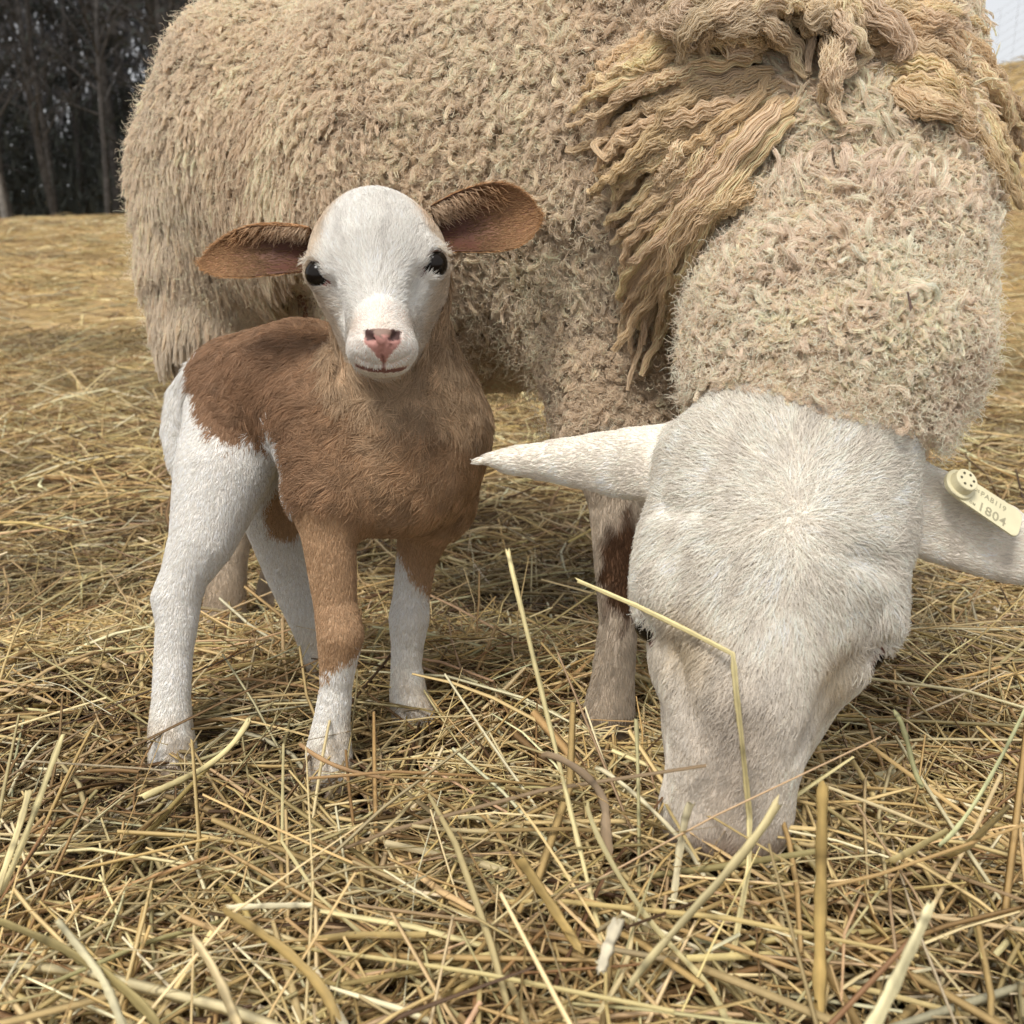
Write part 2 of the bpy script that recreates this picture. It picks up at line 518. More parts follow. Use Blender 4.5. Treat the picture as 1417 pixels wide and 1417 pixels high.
# ------------------------------------------------------------------ the lamb
LM = 0.90
class Lamb(Body):
    def chain(self, region, pts, k=0.02): Body.chain(self, region, sh(pts, LM), k)
    def ell(self, region, x, y, d, *a, **kw): Body.ell(self, region, x, y, d * LM, *a, **kw)
lamb = Lamb()
lamb.chain('torso', [(338, 545, 1.09, 78), (420, 545, 1.04, 98), (540, 605, .985, 97)], .04)
lamb.chain('torso', [(540, 605, .985, 97), (555, 650, .965, 86)], .04)
lamb.chain('torso', [(460, 590, .97, 62), (455, 680, .955, 52)], .04)
lamb.chain('torso', [(600, 610, 1.02, 66), (600, 690, 1.04, 52)], .04)
lamb.chain('neck', [(560, 575, .975, 84), (548, 470, .945, 72), (535, 400, .93, 70)], .04)
# fore legs
lamb.chain('foreleg', [(455, 680, 0.955, 50), (456, 750, 0.95, 35.3), (464, 835, 0.955, 28.4), (471, 878, 0.951, 31.0), (468, 915, 0.957, 24.9), (465, 950, 0.962, 20.6), (459, 1000, 0.967, 24.1), (455, 1040, 0.966, 30.1), (457, 1072, 0.962, 31.8), (458, 1092, 0.96, 29.2)], .015)
lamb.chain('foreleg_far', [(600, 690, 1.04, 48), (577, 770, 1.06, 26.7), (569, 825, 1.067, 24.1), (566, 856, 1.066, 26.7), (564, 890, 1.073, 21.5), (562, 920, 1.076, 19.8), (565, 962, 1.08, 24.9), (572, 990, 1.078, 28.4), (575, 1004, 1.077, 26.7)], .015)
# hind legs
lamb.chain('hind', [(328, 590, 1.06, 70), (308, 655, 1.035, 64), (281, 745, 1.015, 44), (256, 795, 1.01, 31.3), (244, 828, 1.01, 32.2), (245, 860, 1.007, 27.0), (240, 905, 1.005, 24.4), (237, 965, 1.0, 24.4), (236, 1010, 0.998, 28.7), (240, 1048, 0.996, 32.2), (242, 1072, 0.994, 30.4)], .02)
lamb.chain('hind_far', [(370, 630, 1.13, 52), (378, 715, 1.15, 40.5), (398, 795, 1.17, 28.2), (424, 860, 1.185, 22.0), (440, 905, 1.195, 20.2), (450, 938, 1.2, 22.9)], .02)
lamb.chain('tail', [(270, 517, 1.14, 14), (252, 548, 1.15, 18), (243, 595, 1.14, 17), (247, 640, 1.125, 12), (252, 665, 1.12, 7)], .004)
# head
hd = .90
lamb.ell('head', 521, 344, .91, 70, 76, 95, 5, .03)
lamb.ell('head', 521, 350, .915, 80, 50, 80, 5, .03)
lamb.ell('head', 522, 372, .895, 80, 54, 78, 5, .02)
lamb.chain('head', [(521, 372, .877, 62), (526, 430, .848, 41), (528, 470, .828, 32)], .02)
lamb.chain('head', [(529, 402, .912, 73), (529, 446, .90, 55), (529, 480, .866, 38)], .025)
lamb.ell('head', 510, 484, .832, 26, 20, 32, 8, .018)
lamb.ell('head', 548, 482, .832, 26, 20, 32, -8, .018)
lamb.ell('head', 529, 504, .844, 29, 12, 30, 0, .012)
lamb.ell('head', 528, 469, .812, 23, 14, 20, 0, .008)
for ex, ey, s in ((440, 378, -1), (603, 364, 1)):
    lamb.ell('head', ex - s * 7, ey - 6, .872, 20, 25, 26, s * 14, .012)
lamb.build(0.002)
LEYES = []
for ex, ey, s in ((441, 379, -1), (601, 365, 1)):
    d = float(lamb.depth(ex, ey))
    c = P(ex + s * 0, ey, d + .0102)
    LEYES.append((c, s))
    lamb.apply([('e', 'head', c, np.array([.0058, .0090, .022]), rolled(s * -36), None, .002, -1)])
    # lids and the pinkish inner corner
    lamb.groove('head', [(ex + s * 21, ey - 3, 4), (ex + s * 13, ey - 13, 7), (ex - s * 1, ey - 16, 7.5), (ex - s * 13, ey - 7, 5)], .004, .000, 1)
    lamb.groove('head', [(ex + s * 19, ey + 8, 3.5), (ex + s * 7, ey + 19, 4), (ex - s * 8, ey + 19, 4)], .004, .000, 1)
for ex, ey, s in ((441, 379, -1), (601, 365, 1)):     # tear corner and the hollow running from it
    lamb.groove('head', [(ex - s * 11, ey + 9, 3.4), (ex - s * 17, ey + 15, 2.6), (ex - s * 21, ey + 22, 1.6)], .003, .0)
    lamb.groove('head', [(ex - s * 20, ey + 24, 8), (ex - s * 28, ey + 50, 9)], .012, -.004)
lamb.groove('head', [(503, 463, 4), (511, 467, 4.5), (519, 472, 3)], .002, .001)
lamb.groove('head', [(552, 461, 4), (544, 466, 4.5), (537, 472, 3)], .002, .001)
lamb.groove('head', [(528, 480, 2.2), (528, 490, 2.4), (529, 502, 2.8)], .002, .0)
lamb.groove('head', [(494, 491, 1.5), (510, 500, 1.8), (529, 504, 2.0), (548, 499, 1.8), (566, 489, 1.5)], .002, .0)
lv, lf = lamb.mesh(1)
print('lamb', len(lv))

def ear_leaf(base, tip, mid, width, A, B, cup, nu=26, nv=14, th=0.0022):
    """a cupped ear: closed thin shell along base-mid-tip; A across, B towards the hollow side"""
    base, mid, tip = map(np.array, (base, mid, tip))
    u = np.linspace(0, 1, nu)[:, None]
    C = (1 - u) ** 2 * base + 2 * u * (1 - u) * mid + u * u * tip
    wv = np.array([width(x) for x in u[:, 0]])
    v = np.linspace(-1, 1, nv)
    ang = v * 1.25
    sh_ = []
    for s in (1, -1):
        rr = wv[:, None]
        across = np.sin(ang)[None] / math.sin(1.25) * rr
        deep = (1 - np.cos(ang))[None] * rr * np.array([cup(x) for x in u[:, 0]])[:, None]
        thick = s * th * (1 - 0.75 * np.abs(v) ** 4)[None] * np.ones_like(across)
        sh_.append(C[:, None] + A * across[..., None] + B * (deep + thick)[..., None])
    v1, v2 = sh_[0].reshape(-1, 3), sh_[1].reshape(-1, 3)
    n = nu * nv; f = []
    for i in range(nu - 1):
        for j in range(nv - 1):
            a = i * nv + j
            f.append((a, a + 1, a + nv + 1, a + nv)); f.append((n + a, n + a + nv, n + a + nv + 1, n + a + 1))
    for i in range(nu - 1):
        a = i * nv; f.append((a, a + nv, n + a + nv, n + a))
        a = i * nv + nv - 1; f.append((a, n + a, n + a + nv, a + nv))
    for j in range(nv - 1):
        a = (nu - 1) * nv + j; f.append((a, a + 1, n + a + 1, n + a))
    return np.concatenate([v1, v2]), np.array(f), np.concatenate([np.ones(n), np.zeros(n)])

def ear_w(w0, w1, pk):
    def g(x):
        return (w0 + (w1 - w0) * math.sin(min(x / pk, 1) * math.pi / 2)) * (max(0.0, 1 - ((x - pk) / (1 - pk)) ** 1.9) ** .72 if x > pk else 1.0) + 0.0006
    return g
s_ = .92 * LM / W
bk = -FW
# picture-left ear, hanging a little, hollow turned forward and down
EARS = [(P(432, 340, .92 * LM), P(278, 364, .93 * LM)), (P(602, 322, .92 * LM), P(747, 299, .93 * LM))]
eL = ear_leaf(EARS[0][0], EARS[0][1], P(345, 336, .91 * LM), ear_w(29 * s_, 34 * s_, .42),
              unit(UP * 1.0 + RT * .10), unit(-FW * 1.0 - UP * .40), lambda x: 1.9 - 1.5 * x)
# picture-right ear, hollow open to the lens
eR = ear_leaf(EARS[1][0], EARS[1][1], P(680, 304, .92 * LM), ear_w(29 * s_, 45 * s_, .58),
              unit(UP * 1.0 - RT * .12), unit(-FW * 1.0 - UP * .12), lambda x: 1.9 - 1.4 * x)
nb = len(lv)
ear_in = np.zeros(nb); ear_id = np.zeros(nb, int)
for (v_, f_, inn), k_ in ((eL, 1), (eR, 2)):
    if np.dot(np.cross(v_[f_[0][1]] - v_[f_[0][0]], v_[f_[0][3]] - v_[f_[0][0]]), bk) < 0: f_ = f_[:, ::-1]
    lf = np.concatenate([lf, f_ + len(lv)]); lv = np.concatenate([lv, v_])
    ear_in = np.concatenate([ear_in, inn]); ear_id = np.concatenate([ear_id, np.full(len(v_), k_)])
lvn = normals_of(lv, lf)

# ------------------------------------------------------------------ coat colours
def world_xz(body, pts, dflt):
    out = []
    for x, y in pts:
        d = float(body.depth(x, y)); q = P(x, y, dflt if math.isnan(d) else d)
        out.append((q[0], q[2]))
    return np.array(out)

WHITE_Q = world_xz(lamb, [(257, 505), (264, 527), (269, 565), (279, 588), (298, 607), (326, 621), (337, 609), (345, 600), (356, 612), (368, 630), (374, 602), (378, 588), (384, 605), (392, 632), (397, 682)], .93)
WHITE_Q = np.concatenate([WHITE_Q, [(-.168, .2), (-.168, -.1), (-.5, -.1), (-.5, WHITE_Q[0][1])]])
WHITE = np.array([.93, .895, .835]); BROWN = np.array([.54, .36, .215]); SADDLE = np.array([.375, .232, .138]); EARB = np.array([.56, .33, .165])
TAN = np.array([.55, .40, .26])
zz = lambda x, y, d: P(x, y, d * LM)[2]
NOSE = P(528, 471, .80 * LM)
FARPATCH = P(396, 716, 1.115 * LM)
FACE_C = P(523, 430, .83 * LM)

def lamb_color(p, reg, eid, ein):
    n = len(p); c = np.tile(BROWN, (n, 1))
    jz = 0.004 * wobble(p, .012, 11) + 0.003 * wobble(p, .03, 12)
    sad = sstep(-.17, -.24, p[:, 0] + 2 * jz) * sstep(.36, .40, p[:, 2] + jz)
    tor = np.isin(reg, ['torso', 'hind', 'tail'])
    c += (SADDLE - BROWN) * np.where(tor, sstep(-.08, -.2, p[:, 0] + jz), 0)[:, None]
    w = in_poly(p[:, 0] + jz * .5, p[:, 2] + jz * .5, WHITE_Q)
    w &= tor
    w |= (reg == 'tail') | (reg == 'hind_far')
    w |= (reg == 'hind') & (p[:, 2] < zz(300, 625, 1.03))
    fp = np.linalg.norm((p - FARPATCH) * [1, .6, .8], axis=1) < .022 + jz * .5
    w &= ~((reg == 'hind_far') & fp)
    zf = zz(470, 925, .955) + (p[:, 0] + .15) * .75
    w |= (reg == 'foreleg') & (p[:, 2] + 1.2 * jz < zf)
    zf2 = zz(570, 800, 1.06) - (p[:, 0] + .088) * 1.6
    w |= (reg == 'foreleg_far') & (p[:, 2] + jz < zf2)
    head = reg == 'head'
    c[w] = WHITE
    # face: white blaze, sides and jaw turning tan
    q = (p - FACE_C) @ CAMROT
    side = np.abs(q[:, 0]) / .056
    tanv = sstep(.75, 1.15, side + jz * 12 + sstep(-.01, -.06, q[:, 2]) * .55)
    tanv = np.maximum(tanv, sstep(-.045, -.085, q[:, 1] + q[:, 2] * .9) * sstep(.0, -.03, q[:, 2]))
    c[head] = (WHITE + (np.array([.70, .56, .40]) - WHITE) * tanv[:, None] * .8)[head]
    for px, py in ((487, 446), (571, 438), (528, 452)):
        f = np.exp(-(np.linalg.norm((p - P(px, py, .815 * LM)) @ CAMROT[:, :2], axis=1) / .0065) ** 2)
        c[head] += (np.array([.5, .38, .26]) - c[head]) * (f * .5)[head][:, None]
    for px, py, rr in ((606, 303, .010), (430, 318, .009), (598, 292, .006)):
        f = np.exp(-(np.linalg.norm((p - P(px, py, .90 * LM)) @ CAMROT[:, :2], axis=1) / rr) ** 2)
        c[head] += (EARB - c[head]) * (f * .8)[head][:, None]
    nk = reg == 'neck'
    front = sstep(.27, .40, p[:, 2])
    c[nk] = (BROWN + (TAN - BROWN) * front[:, None])[nk]
    ch = sstep(.020, .0, np.abs(p[:, 0] + .103 + jz)) * sstep(.27, .36, p[:, 2]) * sstep(.86, .82, p[:, 1])
    tc = np.isin(reg, ['torso', 'neck'])
    c[tc] += ((np.array([.6, .45, .3]) - c) * (ch * .45)[:, None])[tc]
    e = eid > 0
    c[e] = EARB
    # pink nose and mouth
    nq = (p - NOSE) @ CAMROT
    return c, nq

def eye_open(p, c, s, k):
    q = (p - c) @ rolled(s * -36)
    return ((q[:, 0] / .0058) ** 2 + (q[:, 1] / .0090) ** 2 < k * k) & (np.abs(q[:, 2]) < .022)

def nose_mask(nq):
    """inside the heart-shaped nose pad"""
    x, y = nq[:, 0] / .0128, nq[:, 1] / .0094
    return (np.abs(x) < 1.0 - np.clip(-y, 0, 2) * .62) & (y < .95) & (y > -1.45) & (nq[:, 2] > -.02)

lreg = lamb.regions(lv)
lcol, lnq = lamb_color(lv, lreg, ear_id, ear_in)
lcol = lcol * .78 + np.array([.03, .02, .01])
lipm = (lreg == 'head') & (np.linalg.norm(lnq * [1, .9, .5], axis=1) < .032) & (ear_id == 0)
lcol[lipm] = np.array([.74, .62, .54])
nm = nose_mask(lnq) & (ear_id == 0)
lcol[nm] = np.array([.47, .235, .20]) * (1 + .12 * wobble(lv[nm], .006, 14))[:, None]
top_ = nm & (lnq[:, 1] > .0035 + .0015 * wobble(lv, .004, 15))
lcol[top_] = (.27, .18, .14)
lcol[nm & (np.abs(np.abs(lnq[:, 0]) - .0078 - lnq[:, 1] * .3) < .0034) & (lnq[:, 1] > .0005)] = (.07, .035, .03)
mouth = (np.abs(lnq[:, 1] + .0185 - 11.0 * lnq[:, 0] ** 2 - .04 * lnq[:, 0]) < .0010) & (np.abs(lnq[:, 0]) < .0225) & (lnq[:, 2] > -.03) & (ear_id == 0)
mouth |= (np.abs(lnq[:, 0]) < .0011) & (lnq[:, 1] < -.008) & (lnq[:, 1] > -.019) & (lnq[:, 2] > -.03)
lcol[mouth] = (.22, .10, .085)
for c_, s in LEYES:
    ring = eye_open(lv, c_, s, 1.4) & (ear_id == 0)
    lowr = ((lv - c_) @ UP) < -.002
    lcol[ring] = (.30, .21, .17); lcol[ring & lowr] = (.40, .19, .16)
    tq = (lv - c_) @ CAMROT
    tear = (np.hypot(tq[:, 0] + s * .0088, tq[:, 1] + .0082) < .0042) & (ear_id == 0) & (tq[:, 2] > -.02)
    lcol[tear] = (.22, .10, .085)
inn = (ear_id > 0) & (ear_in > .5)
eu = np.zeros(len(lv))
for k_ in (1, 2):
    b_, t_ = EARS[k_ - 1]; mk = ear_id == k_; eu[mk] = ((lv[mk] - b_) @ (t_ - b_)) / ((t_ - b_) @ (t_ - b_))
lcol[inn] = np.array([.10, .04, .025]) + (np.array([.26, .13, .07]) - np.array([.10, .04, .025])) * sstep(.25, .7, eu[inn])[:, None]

lhoof = np.isin(lreg, ['foreleg', 'foreleg_far', 'hind', 'hind_far']) & (lv[:, 2] < .052 + .012)
lcol[lhoof] = np.array([.40, .31, .23])
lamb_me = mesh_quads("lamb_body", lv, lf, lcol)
lamb_root = empty("lamb", (-.2, .88, float(ground(np.array([-.2]), np.array([.88]))[0])))
tag(lamb_root, "small brown and white lamb with white face, standing and looking out", "lamb")
bpy.context.view_layer.update()
def child(o, root):
    o.parent = root; o.matrix_parent_inverse = Matrix.Translation(-root.location)
    return o
child(mesh_obj("body", lamb_me, M_SKIN), lamb_root)

def ball(name, c, rad, mat, root, rot=None):
    bm = bmesh.new(); bmesh.ops.create_uvsphere(bm, u_segments=24, v_segments=16, radius=1)
    me = bpy.data.meshes.new(name); bm.to_mesh(me); bm.free()
    for q in me.polygons: q.use_smooth = True
    o = mesh_obj(name, me, mat)
    me.transform(Matrix.LocRotScale(Vector(c), Matrix(np.asarray(rot if rot is not None else np.eye(3)).tolist()).to_quaternion(), Vector(rad)))
    return child(o, root)
for c_, s in LEYES:
    ball("eye", c_, (.0105, .0108, .0100), M_EYE, lamb_root, CAMROT)

# ------------------------------------------------------------------ lamb coat
def facing(v, f, vn, lowv=.25):
    c = v[f].mean(1); n = vn[f].mean(1)
    return np.where(((EYE - c) * n).sum(1) > -.05, 1.0, lowv)

lw = facing(lv, lf, lvn, .2)
fr = lreg[lf[:, 0]]
earq = ear_id[lf[:, 0]] > 0
lw = lw * np.where(fr == 'head', 1.7, 1.0) * np.where(earq, 1.6, 1.0)
fc = lv[lf].mean(1)
lw[nose_mask((fc - NOSE) @ CAMROT) & ~earq] = 0
for c_, s in LEYES: lw[eye_open(fc, c_, s, 1.04)] = 0; tq = (fc - c_) @ CAMROT; lw[(np.hypot(tq[:, 0] + s * .0088, tq[:, 1] + .0082) < .0034) & (tq[:, 2] > -.02)] = 0
fq = (fc - NOSE) @ CAMROT
ml_ = fq[:, 1] + .0185 - 11.0 * fq[:, 0] ** 2 - .04 * fq[:, 0]
lw[(ml_ < .0022) & (ml_ > -.0008) & (np.abs(fq[:, 0]) < .0235) & (fq[:, 2] > -.03) & ~earq] = 0
lw[(np.abs(fq[:, 0]) < .0018) & (fq[:, 1] < -.008) & (fq[:, 1] > -.019) & (fq[:, 2] > -.03) & ~earq] = 0
lw[lhoof[lf].all(1)] = 0
NL = 150000
# keep the picked quad's ear flag with each root: ears and body are scattered apart
def lamb_coat(sel, n, ears):
    p, nn = scatter(lv, lf[sel], lvn, n, lw[sel])
    reg = lamb.regions(p)
    return p, nn, reg
sel = ~earq
p, nn, reg = lamb_coat(sel, NL, False)
col, _ = lamb_color(p + rng.normal(0, .0022, p.shape), reg, np.zeros(len(p), int), None)
dirt = np.clip(.5 * sstep(.13, .055, p[:, 2]) * (1 + wobble(p, .03, 37)), 0, .6)[:, None]
col = col + (np.array([.62, .50, .34]) - col) * dirt * np.isin(reg, ['foreleg', 'foreleg_far', 'hind', 'hind_far'])[:, None]
ax = unit(P(540, 605, .985 * LM) - P(330, 545, 1.09 * LM))
dn = np.array([0, 0, -1.0])
d = np.tile(dn, (len(p), 1))
tm = np.isin(reg, ['torso']); d[tm] = -ax * .8 + dn * .75
tm = reg == 'hind'; d[tm] = dn - ax * .3
tm = np.isin(reg, ['head'])
q = (p - FACE_C) @ CAMROT
rad = (RT * q[:, :1] * 1.0 + UP * (q[:, 1:2] + .012) * 1.0) / .05 + FW * .5
d[tm] = rad[tm]
low = tm & (q[:, 1] < -.02); d[low] = (RT * q[:, :1] / .03 + dn * .8 + FW * .3)[low]
wv = np.stack([wobble(p, .022, 21), wobble(p, .022, 22), wobble(p, .022, 23)], 1)
amt = np.where(np.isin(reg, ['torso', 'neck']), .75, .15)
d = unit(d) + wv * amt[:, None]
L = np.select([reg == 'torso', reg == 'neck', reg == 'head', reg == 'tail'], [.0145, .021, .0080, .010], .0046) * rng.uniform(.7, 1.25, len(p))
pq = (p - NOSE) @ CAMROT
muz = (reg == 'head') & (np.linalg.norm(pq * [1, .9, .5], axis=1) < .034)
L = np.where(muz, .0032 * rng.uniform(.7, 1.2, len(p)), L)
zl = np.select([muz, reg == 'head'], [.22, .30], .45)
pts = short_hair(p, nn, d, L, zl, 4, .6, .22)
br = (1 + .22 * wobble(p, .02, 31) * np.isin(reg, ['torso', 'neck']))[:, None] * rng.uniform(.8, 1.2, (len(p), 1))
br = np.where((reg == 'head')[:, None], rng.uniform(.84, 1.12, (len(p), 1)) * (1 + .04 * wobble(p, .012, 33))[:, None], br)
ang_ = np.arctan2(q[:, 0], q[:, 1] + .012)
stk_ = np.clip(np.sin(ang_ * 31 + 2.2 * wobble(p, .03, 35)), 0, 1) * np.clip(np.sin(ang_ * 13 + 1 + wobble(p, .02, 36)), 0, 1)
br = br * (1 - .16 * stk_ * (reg == 'head') * sstep(-.01, .02, q[:, 1]))[:, None]
child(hair("coat", pts, np.where(reg == 'head', .00024, .00030), col * br, M_COAT, None), lamb_root)
# ears
for k_ in (1, 2):
    sel = ear_id[lf[:, 0]] == k_
    n_ = 9000
    p, nn = scatter(lv, lf[sel], lvn, n_, None)
    b_, t_ = EARS[k_ - 1]
    u_ = ((p - b_) @ (t_ - b_)) / ((t_ - b_) @ (t_ - b_))
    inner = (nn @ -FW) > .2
    d = np.tile(unit(t_ - b_), (n_, 1)) + UP * 0.0
    L = np.where(inner, .004, .006) * rng.uniform(.7, 1.3, n_)
    keep = ~(inner & (rng.random(n_) < np.exp(-((u_ - .2) / .3) ** 2) * .95))
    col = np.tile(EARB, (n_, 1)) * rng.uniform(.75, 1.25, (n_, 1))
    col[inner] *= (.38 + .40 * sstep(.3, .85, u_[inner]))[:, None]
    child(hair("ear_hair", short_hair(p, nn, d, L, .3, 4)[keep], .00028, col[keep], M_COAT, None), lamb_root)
    # pale fringe falling from the upper rim over the hollow
    E_ = (eL, eR)[k_ - 1][0][:26 * 14].reshape(26, 14, 3)
    hi_ = 13 if (E_[8, 13] - E_[8, 0]) @ UP > 0 else 0
    m_ = 420
    ui = np.clip(np.abs(rng.normal(0, 6.5, m_)), 0, 16); vi = rng.uniform(.4, 4.2, m_)
    jj = np.abs(hi_ - vi); i0 = ui.astype(int); j0 = np.minimum(jj.astype(int), 12); fu = (ui - i0)[:, None]; fj = (jj - j0)[:, None]
    base0 = (E_[i0, j0] * (1 - fu) + E_[i0 + 1, j0] * fu) * (1 - fj) + (E_[i0, j0 + 1] * (1 - fu) + E_[i0 + 1, j0 + 1] * fu) * fj - FW * .001
    d = unit(t_ - b_) * .75 - UP * .7 + rng.normal(0, .16, (m_, 3))
    cl = np.array((.70, .54, .38)) + (EARB - np.array((.70, .54, .38))) * (ui / 16)[:, None]
    child(hair("ear_hair", short_hair(base0, np.tile(-FW, (m_, 1)), d, rng.uniform(.007, .013, m_), .25, 4), .00026, cl * rng.uniform(.8, 1.2, (m_, 1)), M_COAT, None), lamb_root)
# lashes
for c_, s in LEYES:
    m_ = 40
    th = rng.uniform(R(35), R(150), m_)
    base0 = c_ + (RT * (np.cos(th) * .0115)[:, None] * s + UP * (np.sin(th) * .0120)[:, None]) - FW * .008
    d = RT * s * .8 - UP * .15 - FW * .6 + rng.normal(0, .15, (m_, 3))
    child(hair("eyelash", short_hair(base0, np.tile(-FW, (m_, 1)), d, .008, .5, 4), .0003, np.tile((.75, .68, .58), (m_, 1)), M_COAT, None), lamb_root)

# ------------------------------------------------------------------ ewe: skin, eyes
WHORL = P(1095, 690, float(ewe.depth(1095, 690)))
KNEE = P(872, 785, .925)
E_HEAD = np.array([.97, .905, .80]); E_LEG = np.array([.62, .53, .42]); E_WOOL = np.array([.90, .74, .56]); E_NECK = np.array([.96, .805, .65])

def ewe_short_color(p, reg):
    c = np.where((reg == 'leg')[:, None], E_LEG, E_HEAD)
    kd = np.linalg.norm((p - KNEE) * [1.0, 1.0, .55], axis=1)
    c = c + (np.array([.09, .045, .022]) - c) * (sstep(.036, .022, kd + .004 * wobble(p, .02, 41)) * (reg == 'leg'))[:, None]
    lowl = (reg == 'leg') * sstep(.09, .03, p[:, 2]) * .35 
    c = c + (np.array([.35, .25, .15]) - c) * lowl[:, None]
    # greyer bridge of the nose, ochre at the tear lines, pinkish muzzle tip
    q = (p - P(1015, 1000, .64)) @ CAMROT
    br = np.exp(-(q[:, 0] / .030) ** 2) * sstep(.07, .0, q[:, 1]) * (reg == 'head')
    c = c + (np.array([.52, .44, .36]) - c) * (br * .65)[:, None]
    for px, py in ((955, 885), (1150, 925)):
        g = np.exp(-(((p - P(px, py, .66)) @ CAMROT[:, :2] / [.016, .024]) ** 2).sum(1)) * (reg == 'head')
        c = c + (np.array([.62, .50, .32]) - c) * (g * .7)[:, None]
    tip = (reg == 'head') * sstep(-.062, -.095, q[:, 1])
    c = c + (np.array([.52, .37, .28]) - c) * (tip * .75)[:, None]
    return c
ecol = np.where(np.isin(ereg, ['head', 'leg', 'ear'])[:, None], ewe_short_color(ev, ereg) * .86 + np.array([.04, .02, .01]), np.array([.56, .44, .31]))
hoof = (ereg == 'leg') & (ev[:, 2] < ground(ev[:, 0], ev[:, 1]) + .022)
ecol[hoof] = (.16, .12, .08)
tk = sd_cone(ev, P(408, 398, 1.0), P(425, 420, 1.24), .034, .03)
ecol[(tk < .015) & (ereg == 'body')] = (.24, .13, .09)       # groin skin, darkened with the shade between thigh and belly
EEYES = []
for px, py, s in ((903, 864, -1), (1200, 906, 1)):
    dd = float(ewe.depth(px - s * 6, py)); EEYES.append((P(px, py, dd + (.0125 if s < 0 else .027)), s))
    ecol[np.linalg.norm(ev - EEYES[-1][0], axis=1) < .017] = (.20, .10, .08)
ewe_root = empty("ewe", (0, 1.2, float(ground(np.array([0.]), np.array([1.2]))[0])))
tag(ewe_root, "large cream woolly sheep behind the lamb, white head lowered to the hay", "sheep")
child(mesh_obj("body", mesh_quads("ewe_body", ev, ef, ecol), M_SKIN), ewe_root)
for c_, s in EEYES:
    ball("eye", c_, (.0125, .0125, .0125) if s < 0 else (.0115, .0115, .0115), M_EYE, ewe_root)

# ---- short hair of head, ears and legs
efr = ereg[ef[:, 0]]
ew = facing(ev, ef, evn, .15)
efc = ev[ef].mean(1)
shortq = np.isin(efr, ['head', 'ear', 'leg']) & ~hoof[ef].any(1)
sw = ew * np.where(efr == 'leg', .8, 1.6)
for c_, s in EEYES: sw[np.linalg.norm(efc - c_, axis=1) < .0165] = 0
NS = 110000
p, nn = scatter(ev, ef[shortq], evn, NS, sw[shortq])
reg = ewe.regions(p)
col = ewe_short_color(p, reg)
q = (p - WHORL) @ CAMROT
sw_ = .8 * np.exp(-np.hypot(q[:, 0], q[:, 1]) / .03)[:, None]
d = RT * (q[:, :1] * 1.15 - q[:, 1:2] * sw_) + UP * (q[:, 1:2] + q[:, :1] * sw_) + FW * .02
d = unit(d) + rng.normal(0, .5, (NS, 3)) * np.exp(-np.hypot(q[:, 0], q[:, 1]) / .02)[:, None]
lg = reg == 'leg'; d[lg] = dn
earm = reg == 'ear'
hd_ = np.full(NS, 1.0)
for q_ in ewe.prims:
    if q_[1] == 'head': hd_ = np.minimum(hd_, ewe.value(q_, p))
eb = sstep(-.005, .035, hd_)[:, None]
d[earm] = (d * (1 - eb) + (np.sign(q[:, :1]) * RT + .1 * dn) * eb)[earm]
d = d + np.stack([wobble(p, .03, 51), wobble(p, .03, 52), wobble(p, .03, 53)], 1) * .22
dist = np.hypot(q[:, 0], q[:, 1])
L = np.where(lg, .008, np.where(earm, .0042, .0135 - .0075 * sstep(.10, .20, dist))) * rng.uniform(.7, 1.25, NS)
L = np.where((reg == 'head') & (q[:, 1] > .03), .013 * rng.uniform(.8, 1.3, NS), L)
pts = short_hair(p, nn, d, L, np.where(lg | earm, .3, .36), 4, .6, .2)
col = col * rng.uniform(.78, 1.12, (NS, 1)) * (1 + .10 * wobble(p, .02, 55))[:, None]
child(hair("face_hair", pts, .00032, col, M_COAT, None), ewe_root)
for c_, s in EEYES:
    m_ = 90
    th = rng.uniform(-.2, 1.0, m_)
    base0 = c_ + RT * s * (.008 - .016 * th)[:, None] * .6 + UP * (.016 - .016 * th[:, None]) - FW * .004
    dd = RT * s * .8 - UP * .35 + rng.normal(0, .18, (m_, 3))
    cl = np.where(rng.random((m_, 1)) < .35, np.array([[.12, .09, .07]]), np.array([[.78, .72, .64]]))
    child(hair("eyelash", short_hair(base0, np.tile(RT * s, (m_, 1)), dd, .014, .4, 4), .00028, cl, M_COAT, None), ewe_root)

# ---- fleece of the barrel
bodyq = efr == 'body'
NB = 30000
tk = sd_cone(efc, P(408, 398, 1.0), P(425, 420, 1.24), .034, .03)
ewb = ew * np.where(tk < .02, .12, 1.0)
p, nn = scatter(ev, ef[bodyq], evn, NB, ewb[bodyq])
hang = sstep(-.10, -.30, p[:, 0]) * sstep(.72, .52, p[:, 2])
lowb = sstep(.46, .36, p[:, 2]) * sstep(-.28, -.2, p[:, 0])
rd = rng.normal(size=(NB, 3)) + 1.2 * np.stack([wobble(p, .05, 61), wobble(p, .05, 62), wobble(p, .05, 63)], 1)
d = unit(rd) * (1 - hang)[:, None] * .9 + dn * (.35 + 1.4 * hang + lowb)[:, None] + np.stack([wobble(p, .06, 64), 0 * hang, 0 * hang], 1) * .25
tuft = wobble(p, .045, 65)
L = (.023 + .017 * hang) * (1 + .22 * tuft) * rng.uniform(.8, 1.2, NB)
L *= 1 - .6 * lowb
S = 11
pts = locks(p, nn, d, L, .0046, S, 8, .0031 * (1 - .6 * hang), 1.9 - .7 * hang, .58 - .30 * hang, fray=.35, taper=.58 + .1 * hang[:, None, None])
lc = E_WOOL * (1 + .10 * wobble(p, .12, 66) + .07 * tuft)[:, None] * rng.uniform(.88, 1.12, (NB, 1))
lc = lc + (np.array([.78, .70, .58]) - lc) * (sstep(-.30, -.42, p[:, 0]) * .5)[:, None]
